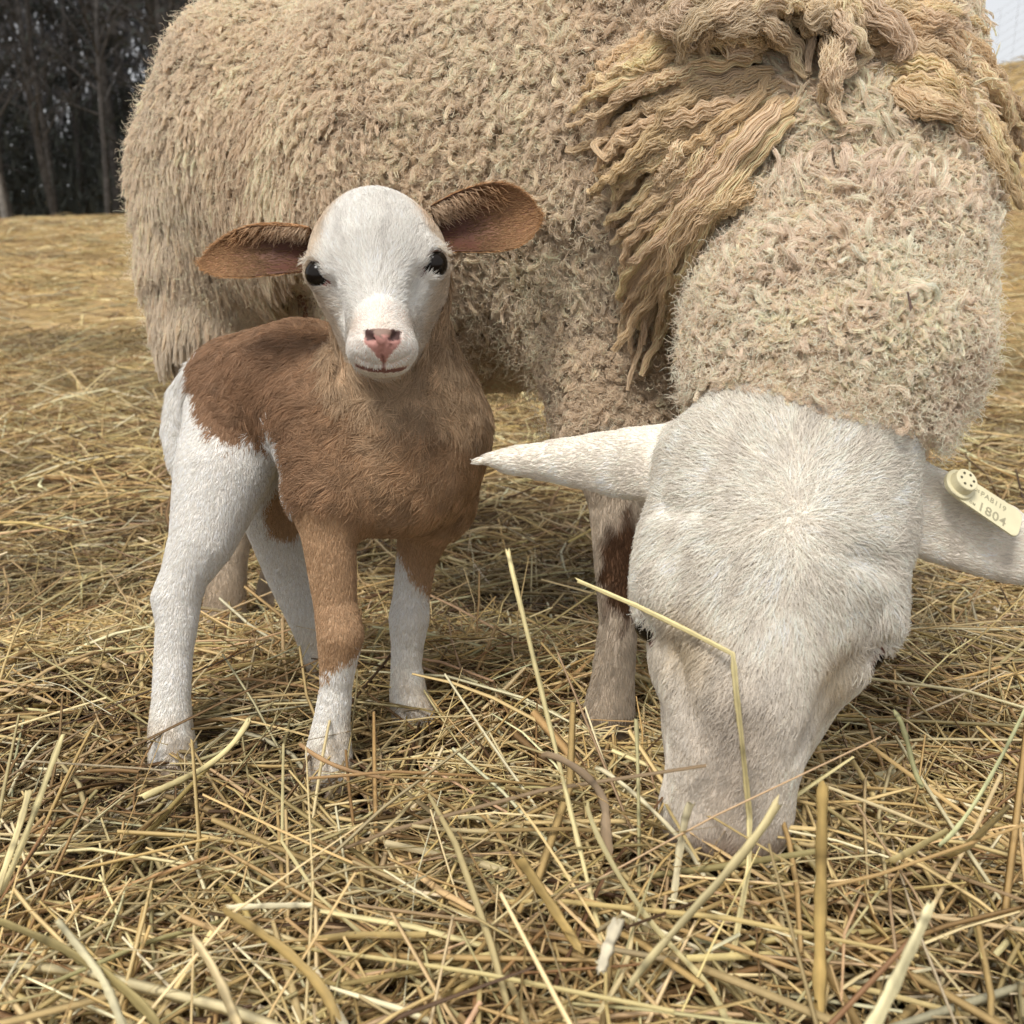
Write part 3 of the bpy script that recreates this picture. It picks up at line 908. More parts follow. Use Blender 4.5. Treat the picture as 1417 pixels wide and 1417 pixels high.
soil = np.clip(.3 * wobble(p, .22, 67) + .15 * sstep(.50, .34, p[:, 2]), 0, .35)[:, None]
lc = lc + (np.array([.56, .43, .29]) - lc) * soil
lc = lc + (np.array([.92, .81, .66]) - lc) * np.clip(.45 * wobble(p, .18, 68), 0, .5)[:, None]
col = np.repeat(lc, S, 0) * rng.uniform(.82, 1.15, (NB * S, 1))
child(hair("fleece", pts, .00030, col, M_FLEECE, None, .5), ewe_root)
def fuzz(qm, n, L, off, base, name):
    """fine loose fibres that soften the wool's surface"""
    p, nn = scatter(ev, ef[qm], evn, n, ew[qm])
    d = unit(rng.normal(size=(n, 3)) + nn * .5)
    p = p + nn * off * rng.uniform(.5, 1.1, (n, 1))
    t = np.linspace(0, 1, 5)[None, :, None]
    cur = unit(rng.normal(size=(n, 3)))[:, None]
    LL = (L * rng.uniform(.5, 1.4, n))[:, None, None]
    pts = p[:, None] + LL * (d[:, None] * t + cur * t * t * .5 + np.cross(d, cur[:, 0])[:, None] * .25 * np.sin(t * 7))
    col = base * rng.uniform(.85, 1.2, (n, 1))
    child(hair(name, pts, .00020, col, M_FLEECE, None, .5), ewe_root)
fuzz(bodyq, 30000, .008, .017, E_WOOL * 1.08, "fleece_fuzz")

# bigger tufts that break up the surface
NT = 1500
p, nn = scatter(ev, ef[bodyq], evn, NT, ewb[bodyq])
hang = sstep(-.10, -.30, p[:, 0]) * sstep(.72, .52, p[:, 2]); lowb = sstep(.46, .36, p[:, 2]) * sstep(-.28, -.2, p[:, 0])
d = unit(rng.normal(size=(NT, 3))) * (1 - hang)[:, None] + dn * (.4 + 1.4 * hang + lowb)[:, None]
S = 26
pts = locks(p, nn, d, (.029 + .014 * hang) * (1 - .55 * lowb) * rng.uniform(.85, 1.2, NT), .0062, S, 10, .0034 * (1 - .6 * hang), 1.5 - .5 * hang, .56 - .25 * hang, fray=.3, taper=.8)
lc = E_WOOL * (1.04 + .08 * wobble(p, .12, 66))[:, None] * rng.uniform(.92, 1.12, (NT, 1))
child(hair("fleece_tufts", pts, .00030, np.repeat(lc, S, 0) * rng.uniform(.85, 1.12, (NT * S, 1)), M_FLEECE, None, .5), ewe_root)

# ---- curls of the neck
neckq = efr == 'neck'
NN = 26000
p, nn = scatter(ev, ef[neckq], evn, NN, ew[neckq])
zt = p[:, 2]
upz = sstep(.48, .62, zt)                      # longer flops higher up
d = unit(rng.normal(size=(NN, 3))) * .8 + (UP * .9)[None] * upz[:, None] + RT * (np.sign(p[:, :1] - .28) * .5 * upz[:, None]) + dn * .25
tuft = wobble(p, .035, 71)
roll = wobble(p * [1, 1, 2.2], .085, 75)
hdist = np.full(NN, 1.0)
for q_ in ewe.prims:
    if q_[1] in ('head', 'ear'): hdist = np.minimum(hdist, ewe.value(q_, p))
L = (.017 + .020 * upz) * (1 + .2 * tuft + .28 * roll) * rng.uniform(.75, 1.25, NN) * (.15 + .85 * sstep(.0, .06, hdist))
S = 10
pts = locks(p, nn, d, L, .0031, S, 9, .0030 * (.5 + .5 * sstep(0, .04, hdist)), 1.6 + .5 * rng.random(NN), .60 - .18 * upz, fray=.30, taper=.66)
lc = E_NECK * (1 + .08 * wobble(p, .1, 72) + .06 * tuft)[:, None] * np.array([1, .985, .95]) ** (1 + tuft)[:, None] * rng.uniform(.88, 1.12, (NN, 1))
col = np.repeat(lc, S, 0) * rng.uniform(.85, 1.15, (NN * S, 1))
child(hair("neck_wool", pts, .00027, col, M_FLEECE, None, .5), ewe_root)
NT = 1500
p, nn = scatter(ev, ef[neckq], evn, NT, ew[neckq])
hdist = np.full(NT, 1.0)
for q_ in ewe.prims:
    if q_[1] in ('head', 'ear'): hdist = np.minimum(hdist, ewe.value(q_, p))
p, nn = p[hdist > .02], nn[hdist > .02]; NT = len(p)
upz = sstep(.40, .60, p[:, 2])
flow = UP * 1.0 + RT * .9 * np.sign(wobble(p, .16, 78))[:, None] * .9 - RT * .25
d = flow * (.25 + .9 * upz)[:, None] + unit(rng.normal(size=(NT, 3))) * (.9 - .35 * upz)[:, None]
S = 34
pts = locks(p, nn, d, (.023 + .020 * upz) * rng.uniform(.8, 1.25, NT), .0052 + .0028 * upz, S, 12, .0042 + .0008 * upz, 1.7 - .6 * upz, .52 - .12 * upz, fray=.3, taper=.8)
lc = E_NECK * (1.03 + .07 * wobble(p, .1, 72))[:, None] * rng.uniform(.92, 1.1, (NT, 1))
child(hair("neck_tufts", pts, .00028, np.repeat(lc, S, 0) * rng.uniform(.84, 1.12, (NT * S, 1)), M_FLEECE, None, .5), ewe_root)
fuzz(neckq, 20000, .007, .016, E_NECK * 1.05, "neck_fuzz")

# ---- long wavy locks of the cape
def cape(guides, n, rad, S, name, wave=.0007, turns=8, off=(.004, .035), colr=(.89, .71, .475), k=40):
    G = [np.array(g, float) for g in guides]
    allp = []; allc = []
    for i in range(n):
        a = rng.uniform(0, len(G) - 1.0001); j = int(a); w = a - j
        g = G[j] * (1 - w) + G[j + 1] * w
        g = g + rng.normal(0, 9, (1, 2)) + rng.normal(0, 9, g.shape)
        s0, s1 = rng.uniform(0, .3), rng.uniform(.62, 1.1)
        tt = s0 + (s1 - s0) * np.linspace(0, 1, k); m = len(g) - 1
        # smooth curve through the guide points
        tx = np.linspace(0, 1, m + 1)
        co = np.stack([np.polyval(np.polyfit(tx, g[:, c], min(3, m)), tt) for c in (0, 1)], 1)
        dep = ewe.depth(co[:, 0], co[:, 1])
        ok = ~np.isnan(dep)
        if ok.sum() < 3: continue
        dep = np.interp(np.arange(k), np.arange(k)[ok], dep[ok])
        for _ in range(4): dep[1:-1] = (dep[:-2] + dep[1:-1] * 2 + dep[2:]) / 4
        lift = rng.uniform(*off)
        c = np.array([P(x, y, dd) for (x, y), dd in zip(co, dep - .012 - lift * np.sin(np.pi * np.clip(np.linspace(0.05, .85, k), 0, 1)))])
        T = unit(np.gradient(c, axis=0)); B = np.cross(T, -FW); B = unit(B); N = np.cross(B, T)
        t = np.linspace(0, 1, k) ; bend_ = np.cumsum(rng.normal(0, .0009, k)); bend_ -= bend_[0]
        c = c + B * bend_[:, None]
        ph = rng.uniform(0, 6.28); tn = turns * rng.uniform(.8, 1.2)
        c = c + B * (wave * np.sin(6.28 * tn * t + ph))[:, None] + N * (wave * .6 * np.cos(6.28 * tn * t + ph))[:, None]
        ra = rad * rng.uniform(.6, 1.25)
        r0 = np.sqrt(rng.random(S)); an = rng.uniform(0, 6.28, S)
        prof = (np.minimum(1, .5 + 2 * t) * (1 - .88 * t ** 2.2))
        o = (np.cos(an) * r0)[:, None, None] * B[None] + (np.sin(an) * r0 * .7)[:, None, None] * N[None]
        st = c[None] + o * (ra * prof)[None, :, None]
        w1 = rng.uniform(0, 6.28, (S, 1)); f1 = rng.uniform(.8, 1.3, (S, 1)) * tn
        st = st + B[None] * (np.sin(6.28 * f1 * t + w1) * ra * .20 * t)[..., None] + N[None] * (np.sin(6.28 * f1 * .7 * t + w1 * 2) * ra * .2 * t)[..., None]
        allp.append(st)
        allc.append(np.array(colr) * rng.uniform(.86, 1.12) * rng.uniform(.8, 1.15, (S, 1)) * np.array([1, rng.uniform(.975, 1.015), rng.uniform(.94, 1.06)]))
    child(hair(name, np.concatenate(allp), .00036, np.concatenate(allc), M_FLEECE, None, tip=.6), ewe_root)

left = [[(1040, 20), (950, 45), (880, 70), (825, 100)], [(1060, 70), (960, 95), (880, 130), (818, 165)],
        [(1065, 110), (970, 140), (890, 185), (818, 235)], [(1075, 125), (985, 190), (900, 255), (836, 315)],
        [(1085, 135), (1000, 220), (915, 315), (850, 395)], [(1088, 140), (1010, 235), (935, 345), (880, 475)],
        [(1092, 145), (1025, 235), (958, 330), (905, 460)]]
cape(left, 150, .0080, 75, "long_locks")
right = [[(1180, 30), (1270, 15), (1330, 25), (1362, 70)], [(1200, 60), (1290, 55), (1345, 80), (1372, 125)],
         [(1230, 100), (1310, 110), (1375, 150), (1425, 215)], [(1240, 125), (1320, 145), (1375, 210), (1405, 300)]]
cape(right, 60, .0095, 90, "long_locks", off=(.02, .06))
tufts = [[(1010, 75), (960, 40), (920, 30), (890, 60)], [(1060, 70), (1020, 30), (975, 25), (940, 75)], [(1120, 70), (1090, 20), (1040, 20), (1000, 65)],
         [(1120, 60), (1150, 20), (1190, 30), (1210, 85)], [(1170, 60), (1210, 20), (1250, 40), (1262, 95)]]
cape(tufts, 50, .010, 100, "long_locks", .0012, 5, (.02, .055), (.86, .71, .50), 30)
cape([[(1140, 40), (1156, 75), (1160, 110), (1150, 158)], [(1150, 40), (1164, 75), (1162, 110), (1151, 156)]], 3, .0105, 110, "long_locks", .0006, 4, (.03, .04), (.86, .71, .50), 24)

# ------------------------------------------------------------------ ground sheet
gx = np.concatenate([-np.geomspace(160, 1.5, 60), np.linspace(-1.45, 1.45, 120), np.geomspace(1.5, 160, 60)])
gy = np.concatenate([np.linspace(-3, .2, 12), np.linspace(.22, 3, 130), np.geomspace(3.05, 230, 110)])
X, Y = np.meshgrid(gx, gy, indexing='ij')
gv = np.stack([X.ravel(), Y.ravel(), ground(X.ravel(), Y.ravel()) - .034], 1)
i = (np.arange(len(gx) - 1)[:, None] * len(gy) + np.arange(len(gy) - 1)[None]).ravel()
gf = np.stack([i, i + len(gy), i + len(gy) + 1, i + 1], 1)
m = bpy.data.materials.new("trodden_litter"); m.use_nodes = True
nt = m.node_tree; bs = nt.nodes["Principled BSDF"]; bs.inputs["Roughness"].default_value = .95; bs.inputs["Specular IOR Level"].default_value = .1
tc = nt.nodes.new("ShaderNodeTexCoord")
def gnoise(scale, detail, sx=1, sy=1, rot=0):
    mp = nt.nodes.new("ShaderNodeMapping"); mp.inputs["Scale"].default_value = (sx, sy, 1); mp.inputs["Rotation"].default_value = (0, 0, rot)
    nz = nt.nodes.new("ShaderNodeTexNoise"); nz.inputs["Scale"].default_value = scale; nz.inputs["Detail"].default_value = detail
    nt.links.new(tc.outputs["Object"], mp.inputs[0]); nt.links.new(mp.outputs[0], nz.inputs["Vector"]); return nz.outputs["Fac"]
def gramp(src, stops):
    r = nt.nodes.new("ShaderNodeValToRGB"); cr = r.color_ramp
    cr.elements[0].position, cr.elements[0].color = stops[0][0], (*stops[0][1], 1)
    cr.elements[1].position, cr.elements[1].color = stops[-1][0], (*stops[-1][1], 1)
    for q in stops[1:-1]:
        e = cr.elements.new(q[0]); e.color = (*q[1], 1)
    nt.links.new(src, r.inputs[0]); return r.outputs[0]
c1 = gramp(gnoise(60, 6, 1, 4, .6), [(.3, (.022, .014, .008)), (.55, (.06, .038, .02)), (.75, (.15, .10, .05))])
c2 = gramp(gnoise(14, 8, 1, 5, .2), [(.3, (.24, .155, .07)), (.5, (.55, .385, .175)), (.72, (.76, .56, .28))])
pat = gramp(gnoise(.9, 4, .45, 1.6), [(.35, (.0, .0, .0)), (.6, (1, 1, 1))])
sep = nt.nodes.new("ShaderNodeSeparateXYZ"); nt.links.new(tc.outputs["Object"], sep.inputs[0])
mr = nt.nodes.new("ShaderNodeMapRange"); mr.inputs["From Min"].default_value = 1.6; mr.inputs["From Max"].default_value = 4.0
nt.links.new(sep.outputs["Y"], mr.inputs["Value"])
mulf = nt.nodes.new("ShaderNodeMath"); mulf.operation = 'MULTIPLY'
mpat = nt.nodes.new("ShaderNodeMapRange"); mpat.inputs["To Min"].default_value = .45; nt.links.new(pat, mpat.inputs["Value"])
nt.links.new(mr.outputs[0], mulf.inputs[0]); nt.links.new(mpat.outputs[0], mulf.inputs[1])
mixg = nt.nodes.new("ShaderNodeMix"); mixg.data_type = 'RGBA'
nt.links.new(mulf.outputs[0], mixg.inputs['Factor']); nt.links.new(c1, mixg.inputs['A']); nt.links.new(c2, mixg.inputs['B'])
nt.links.new(mixg.outputs['Result'], bs.inputs["Base Color"])
bp = nt.nodes.new("ShaderNodeBump"); bp.inputs["Strength"].default_value = .6; bp.inputs["Distance"].default_value = .02
nt.links.new(gnoise(40, 6, 1, 3, .4), bp.inputs["Height"]); nt.links.new(bp.outputs[0], bs.inputs["Normal"])
go = mesh_obj("ground", mesh_quads("ground", gv, gf), m)
tag(go, "hay-strewn trampled ground of the field", None, None, "structure")

# ------------------------------------------------------------------ hay
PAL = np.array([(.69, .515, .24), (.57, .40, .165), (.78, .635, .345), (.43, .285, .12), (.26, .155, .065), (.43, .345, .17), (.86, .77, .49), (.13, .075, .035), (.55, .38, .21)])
PW_TOP = np.array([.24, .18, .16, .12, .05, .09, .08, .02, .06]); PW_LOW = np.array([.03, .06, .0, .14, .30, .05, .0, .39, .03])  # low mix: older brown hay, darkened further as shade in the gaps

def straw_mesh(C, az, pitch, L, Wd, bend, side, flat, nseg=4):
    """many stalks: C centres; each a bent three-sided stem (flat: a creased blade) -> v, f"""
    n = len(C); t = np.linspace(-.5, .5, nseg)[None]
    hx, hy = np.cos(az)[:, None], np.sin(az)[:, None]
    cp, sp = np.cos(pitch)[:, None], np.sin(pitch)[:, None]
    L_ = L[:, None]
    ax_ = np.stack([hx * cp * L_ * t, hy * cp * L_ * t, sp * L_ * t + bend[:, None] * L_ * (1 - 4 * t * t) * .5], -1)
    sd_ = np.stack([-hy, hx, 0 * hx], -1)
    c = C[:, None] + ax_ + sd_ * (side[:, None] * L_ * (1 - 4 * t * t) * .5)[..., None]
    up_ = np.array([0, 0, 1.0]); roll = rng.uniform(-1.2, 1.2, n)[:, None, None] * (.6 + .4 * flat[:, None, None])
    A = sd_ * np.cos(roll) + up_ * np.sin(roll); B = up_ * np.cos(roll) - sd_ * np.sin(roll)
    w = (Wd[:, None] * (1 - .35 * np.abs(t * 2) ** 2 * rng.uniform(0, 1.6, n)[:, None]))[..., None] * .5
    hgt = np.where(flat, .16, 1.0)[:, None, None]
    v = np.stack([c + A * w, c + B * w * hgt * 1.1, c - A * w, c - B * w * hgt * .5], 2)   # n,nseg,4,3
    base = np.arange(n)[:, None, None] * nseg * 4
    s = np.arange(nseg - 1)[None, :, None] * 4; k = np.arange(4)[None, None]
    k2 = (k + 1) % 4
    f = np.stack([base + s + k, base + s + k2, base + s + 4 + k2, base + s + 4 + k], -1).reshape(-1, 4)
    return v.reshape(-1, 3), f, nseg * 4

def hay_colors(n, wts, k):
    c = PAL[rng.choice(len(PAL), n, p=wts / wts.sum())] * rng.uniform(.75, 1.2, (n, 1)) * rng.uniform(.94, 1.06, (n, 3))
    return np.repeat(c, k, 0)

FEET = np.array([(-.150, .770), (-.297, .797), (-.092, .880), (-.196, .99), (.088, .86), (-.395, 1.285), (.140, .585), (.140, .53), (.09, .56), (.19, .56)])
def trodden(x, y):
    """hay pressed down round each foot"""
    return .014 * np.exp(-(((x[:, None] - FEET[:, 0]) ** 2 + (y[:, None] - FEET[:, 1] + .02) ** 2) / .07 ** 2)).max(1)

def place(n, y0, y1, margin, power=1.0):
    """points on the ground between two distances, filling a widening strip"""
    y = y0 + (y1 - y0) * rng.random(n) ** power
    x = rng.uniform(-1, 1, n) * (y * .56 + margin)
    return x, y

def hay_layer(n, y0, y1, margin, lo, hi, Lr, Wr, wts, pit, power=1.0, flow=1.0, nseg=4, bendr=.08, pflat=.45):
    x, y = place(n, y0, y1, margin, power)
    az = flow * 1.6 * wobble(np.stack([x, y, 0 * x], 1), .5, 81) + rng.normal(0, .8, n) + rng.choice([0, 1.2], n)
    L = rng.uniform(*Lr, n) * rng.choice([.6, 1, 1, 1.4], n); Wd = rng.uniform(*Wr, n) * rng.choice([.6, 1, 1, 1.5], n)
    z = ground(x, y) + rng.uniform(lo, hi, n) - trodden(x, y)
    pitch = rng.normal(0, pit, n)
    z += np.abs(np.sin(pitch)) * L * .32
    v, f, k = straw_mesh(np.stack([x, y, z], 1), az, pitch, L, Wd, rng.normal(0, bendr, n), rng.normal(0, bendr, n), rng.random(n) < pflat, nseg)
    pp = np.stack([x, y, 0 * x], 1)
    damp = .58 + .46 * sstep(-.9, .3, wobble(pp, .55, 91) + .5 * wobble(pp, .16, 92))      # damp, darker patches
    damp = damp * (1 - .38 * sstep(2, 4, y) * sstep(.1, 1.0, wobble(pp * [.5, 1.6, 1], 2.2, 93)))
    return v, f, hay_colors(n, wts, k) * np.repeat(damp, k)[:, None]

def join(parts):
    v, f, c, o = [], [], [], 0
    for a, b, d in parts:
        v.append(a); f.append(b + o); c.append(d); o += len(a)
    return np.concatenate(v), np.concatenate(f), np.concatenate(c)

M_HAY = mat_col("hay_stalk", .55, .3, .22, 120, 0, .05)
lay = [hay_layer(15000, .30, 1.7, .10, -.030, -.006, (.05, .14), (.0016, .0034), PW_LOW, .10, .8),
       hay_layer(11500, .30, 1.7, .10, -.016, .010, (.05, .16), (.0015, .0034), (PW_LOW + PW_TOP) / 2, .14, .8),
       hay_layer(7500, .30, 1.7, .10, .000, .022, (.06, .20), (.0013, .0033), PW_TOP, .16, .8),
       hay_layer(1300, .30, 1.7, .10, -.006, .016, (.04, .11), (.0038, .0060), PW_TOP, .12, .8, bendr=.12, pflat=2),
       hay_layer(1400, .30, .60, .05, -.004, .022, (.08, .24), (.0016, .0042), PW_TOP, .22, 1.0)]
hv, hf, hc = join(lay)
hay1 = mesh_obj("hay", mesh_quads("hay_near", hv, hf, hc), M_HAY)
tag(hay1, "tangled dry hay covering the ground round the feet of both animals", "hay", None, "stuff")
lay = [hay_layer(16000, 1.6, 4.5, .3, -.004, .03, (.07, .2), (.002, .0042), (PW_LOW + PW_TOP * 1.5) / 2, .14, .75, nseg=3),
       hay_layer(12000, 1.6, 4.5, .3, .015, .045, (.07, .22), (.002, .0045), PW_TOP, .2, .75, nseg=3),
       hay_layer(26000, 4.4, 16, .6, .0, .04, (.12, .36), (.004, .010), PW_TOP, .14, .7, nseg=3),
       hay_layer(10000, 14, 26, .6, .0, .03, (.2, .5), (.010, .020), PW_TOP, .05, .9, nseg=3)]
hv, hf, hc = join(lay)
hay2 = mesh_obj("hay", mesh_quads("hay_far", hv, hf, hc), M_HAY)
tag(hay2, "golden hay spread over the open field beyond the sheep", "hay", None, "stuff")

# ---- loose stalks on top of the near hay, one object each where words can single it out
def zone(px, py):
    hor = "left corner" if px < 330 else "middle left" if px < 640 else "middle" if px < 800 else "middle right" if px < 1120 else "right corner"
    ver = "bottom edge" if py > 1290 else "lower hay" if py > 1150 else "hay before the feet"
    return ver, hor
seen = {}
x, y = place(260, .36, .80, .0, .9)
left_over = []
for i in range(260):
    L = rng.uniform(.07, .22); pt = rng.normal(0, .16); ci = int(rng.choice(len(PAL), p=PW_TOP / PW_TOP.sum())); az = rng.uniform(0, math.pi)
    z = float(ground(x[i:i + 1], y[i:i + 1])[0]) + .016 + abs(math.sin(pt)) * L * .3
    blade = rng.random() < .4
    v, f, k = straw_mesh(np.zeros((1, 3)), np.array([az]), np.array([pt]), np.array([L]), np.array([rng.uniform(.0018, .0042)]),
                         np.array([rng.normal(0, .09)]), np.array([rng.normal(0, .07)]), np.array([blade]), 6)
    cc = np.repeat(PAL[ci:ci + 1] * rng.uniform(.85, 1.15), k, 0)
    rel = np.array([x[i], y[i], z]) - EYE; dd = rel @ FW; px = W / 2 + rel @ RT / dd * W; py = W / 2 - rel @ UP / dd * W
    ver, hor = zone(px, py)
    cw = ["straw-yellow", "golden", "pale yellow", "tan", "brown", "grey-green", "cream", "dark brown", "pinkish tan"][ci]
    dw = "lying level" if az < .4 or az > 2.74 else "slanting up to the right" if az < 1.2 else "pointing away" if az < 1.94 else "slanting up to the left"
    lab = "%s %s %s, %s of the %s" % (cw, "blade" if blade else "stalk", dw, hor, ver)
    if 20 < px < 1400 and 1000 < py < 1400 and lab not in seen and L > .1 and len(seen) < 110:
        seen[lab] = 1
        o = mesh_obj("hay_stalk", mesh_quads("hay_stalk", v, f, cc), M_HAY, None, (x[i], y[i], z))
        tag(o, lab, "hay stalk", "loose stalks on the near hay")
    else:
        left_over.append((v + [x[i], y[i], z], f, cc))
hv, hf, hc = join(left_over)
tag(mesh_obj("hay", mesh_quads("hay_loose", hv, hf, hc), M_HAY), "loose hay strewn over the matted hay in the foreground", "hay", None, "stuff")

# ---- the stalks that stand out, each on its own path: (x, y, distance), width in picture units
def stalk(label, pts, w0, w1, col, flat=.5, name="hay_stalk", kink=False):
    q = np.array([P(*a) for a in pts])
    if not kink and len(q) > 2:
        tx = np.linspace(0, 1, len(q)); tt = np.linspace(0, 1, 6 * len(q))
        deg = min(4, len(q) - 1)
        q = np.stack([np.polyval(np.polyfit(tx, q[:, c], deg), tt) for c in range(3)], 1)
    if kink:
        tx = np.linspace(0, 1, len(q)); tt = np.linspace(0, 1, 6 * (len(q) - 1) + 1); q = np.stack([np.interp(tt, tx, q[:, c]) for c in range(3)], 1)
    n = len(q); t = np.linspace(0, 1, n)
    dm = np.mean([a[2] for a in pts]); w = (w0 + (w1 - w0) * t) * dm / W * .5
    T = unit(np.gradient(q, axis=0)); A = unit(np.cross(T, -FW)); B = np.cross(A, T)
    ring = np.arange(8) / 8 * 2 * math.pi; st_ = np.random.default_rng(len(label) * 7 + int(pts[0][0]))
    wj = w * (1 + .10 * np.sin(t * 23 + len(label)) + .06 * st_.normal(size=n))
    rim = 1 + .16 * st_.normal(size=8)[None, :] + .05 * st_.normal(size=(n, 8))
    v = q[:, None] + (A[:, None] * (np.cos(ring) * rim)[..., None] + B[:, None] * (np.sin(ring) * flat * rim)[..., None]) * wj[:, None, None]
    v[0] += T[0] * (st_.normal(size=8) * w[0] * .9)[:, None]; v[-1] += T[-1] * (st_.normal(size=8) * w[-1] * .9)[:, None]   # torn ends
    tint = st_.uniform(.62, 1.2, 8)[None, :] * st_.uniform(.88, 1.1, (n, 8)) * (1 + .18 * np.sin(t * 7 + w0))[:, None]
    nod = st_.integers(1, max(2, n - 1)); tint[nod] *= .55
    v = v.reshape(-1, 3)
    f = [(i * 8 + k, i * 8 + (k + 1) % 8, (i + 1) * 8 + (k + 1) % 8, (i + 1) * 8 + k) for i in range(n - 1) for k in range(8)]
    o0 = q[0]
    cc = np.array(col)[None] * tint.reshape(-1, 1)
    me = mesh_quads(name, v - o0, np.array(f), cc)
    o = mesh_obj(name, me, M_HAY, None, o0)
    return tag(o, label, "hay stalk", None)

fd = lambda x, y: float(np.nan_to_num(ewe.depth(x, y), nan=.66)) - .014
PALE, GOLD, BRN, GRN, WHT = (.66, .56, .28), (.50, .35, .13), (.30, .19, .10), (.44, .40, .21), (.74, .66, .43)
stalk("tall bent yellow stalk rising between the lamb and the ewe's lowered head", [(703, 760, .70), (712, 810, .69), (738, 900, .68), (762, 1010, .665), (785, 1110, .65), (815, 1220, .62), (832, 1300, .60)], 8, 7, PALE)
stalk("thin kinked yellow stalk hanging across the ewe's face", [(800, 804, .70), (880, 838, fd(900, 850)), (950, 872, fd(950, 872)), (1014, 905, fd(1014, 905)), (1019, 960, fd(1019, 960)), (1028, 1040, fd(1028, 1040)), (1037, 1130, fd(1037, 1130)), (1036, 1200, .60), (1012, 1330, .58)], 7, 8, PALE, kink=True)
stalk("thick upright split stalk to the right of the ewe's muzzle", [(1138, 1090, .53), (1136, 1180, .535), (1134, 1290, .54), (1133, 1400, .54)], 15, 19, GOLD, .3)
stalk("pale stout stalk slanting up in front of the ewe's muzzle", [(1078, 1108, .56), (1025, 1185, .555), (950, 1270, .55), (870, 1365, .53)], 13, 10, (.62, .52, .27))
stalk("pale stalk leaning up at the bottom edge right of the upright stalk", [(1290, 1247, .46), (1255, 1325, .455), (1205, 1425, .45)], 14, 24, (.70, .62, .36))
stalk("thick golden stalk slanting down to the right below the tall bent stalk", [(722, 1190, .55), (765, 1255, .55), (802, 1312, .545)], 15, 13, GOLD)
stalk("short white stalk end standing beside the ewe's nostril", [(957, 1110, .62), (944, 1160, .625), (935, 1225, .625), (930, 1260, .62)], 10, 8, WHT)
stalk("dark dry leaf curling at the foot of the tall bent stalk", [(752, 1045, .64), (790, 1058, .63), (826, 1090, .625), (838, 1125, .62), (842, 1175, .615)], 8, 14, (.28, .20, .12), .2)
stalk("pale bowed stalk running down below the dark dry leaf", [(812, 1110, .62), (845, 1190, .60), (905, 1280, .57), (960, 1340, .55), (1010, 1420, .52)], 9, 10, PALE)
stalk("thin greenish upright stalk just left of the ewe's muzzle", [(880, 995, .66), (883, 1080, .655), (884, 1160, .65), (884, 1232, .645)], 6, 5, GRN)
stalk("long pale stalk slanting from the ewe's muzzle down to the left", [(826, 1062, .66), (880, 1100, .655), (940, 1160, .645), (975, 1215, .63)], 6, 7, WHT)
stalk("golden dry leaf bending down at the bottom, below the lamb", [(310, 1260, .55), (350, 1285, .54), (420, 1340, .53), (465, 1415, .51)], 10, 15, GOLD, .2)
stalk("pale stout stalk rising from the bottom edge left of the golden leaf", [(268, 1300, .52), (300, 1350, .51), (328, 1420, .50)], 12, 16, (.66, .52, .28))
stalk("short straight pale stalk lying level under the lamb's feet", [(312, 1256, .57), (370, 1254, .568), (432, 1253, .566)], 7, 7, WHT)
stalk("dark greenish leaf slanting across the lower left corner", [(-10, 1272, .53), (60, 1300, .52), (140, 1345, .51), (215, 1415, .50)], 9, 14, (.30, .24, .10), .2)
stalk("broad pale stalk curving down in the lower left corner", [(82, 1276, .52), (125, 1330, .51), (150, 1370, .50), (172, 1425, .49)], 11, 13, (.76, .68, .42))
stalk("long thin stalk running from the lamb's near foot to the bottom edge", [(392, 1030, .73), (390, 1165, .66), (440, 1240, .63), (520, 1310, .60), (650, 1420, .54)], 5, 6, PALE, kink=True)
stalk("pale stalk leaning over the lamb's rear hoof", [(345, 995, .80), (300, 1050, .77), (245, 1082, .74), (195, 1105, .72)], 6, 7, PALE)
stalk("straight pale stalk pointing up at the far left below the lamb's rear foot", [(86, 1018, .74), (60, 1090, .71), (30, 1170, .68), (-5, 1245, .65)], 9, 10, PALE)
stalk("second pale stalk beside the straight one at the left edge", [(40, 1095, .69), (20, 1165, .67), (-15, 1260, .64)], 10, 10, (.66, .55, .28))
stalk("brown stalk lying across the lamb's front hoof", [(415, 1030, .79), (450, 1053, .775), (490, 1068, .77), (540, 1078, .76)], 6, 5, (.34, .21, .10))
stalk("olive leaf lying level to the right of the upright split stalk", [(1232, 1192, .60), (1260, 1178, .60), (1310, 1150, .61)], 12, 9, (.58, .46, .20), .25)
stalk("thin green stalk arching over the hay at the right edge", [(1300, 1170, .60), (1350, 1110, .63), (1395, 1030, .67), (1430, 960, .70)], 6, 5, (.46, .46, .24))
stalk("dark bent green stalk beside the ewe's right cheek", [(1238, 985, .72), (1252, 1012, .715), (1262, 1050, .71), (1275, 1085, .70)], 8, 8, (.28, .27, .13))
stalk("white broken stalk ends crossing near the bottom centre", [(855, 1275, .50), (838, 1320, .495), (832, 1345, .49)], 18, 12, (.72, .64, .46), .3)
stalk("tiny dark twig caught upright in the ewe's neck wool", [(1152, 205, fd(1152, 205) - .022), (1153, 218, fd(1152, 215) - .024), (1157, 232, fd(1152, 230) - .022)], 3, 3, (.10, .07, .04))
stalk("small dark sliver sticking out low in the ewe's neck wool", [(1256, 404, fd(1256, 404) - .024), (1258, 415, fd(1256, 415) - .024), (1261, 428, fd(1256, 425) - .020)], 3, 4, (.12, .07, .05))
stalk("small brown seed husk lodged in the ewe's neck wool", [(1222, 302, fd(1222, 300) - .022), (1230, 295, fd(1230, 295) - .024), (1238, 288, fd(1238, 290) - .022)], 8, 4, (.30, .20, .12), .4)
stalk("pale straw bit caught left of centre in the ewe's neck wool", [(1102, 232, fd(1102, 232) - .022), (1108, 248, fd(1108, 248) - .026), (1114, 266, fd(1112, 262) - .022)], 5, 3, (.72, .62, .40))

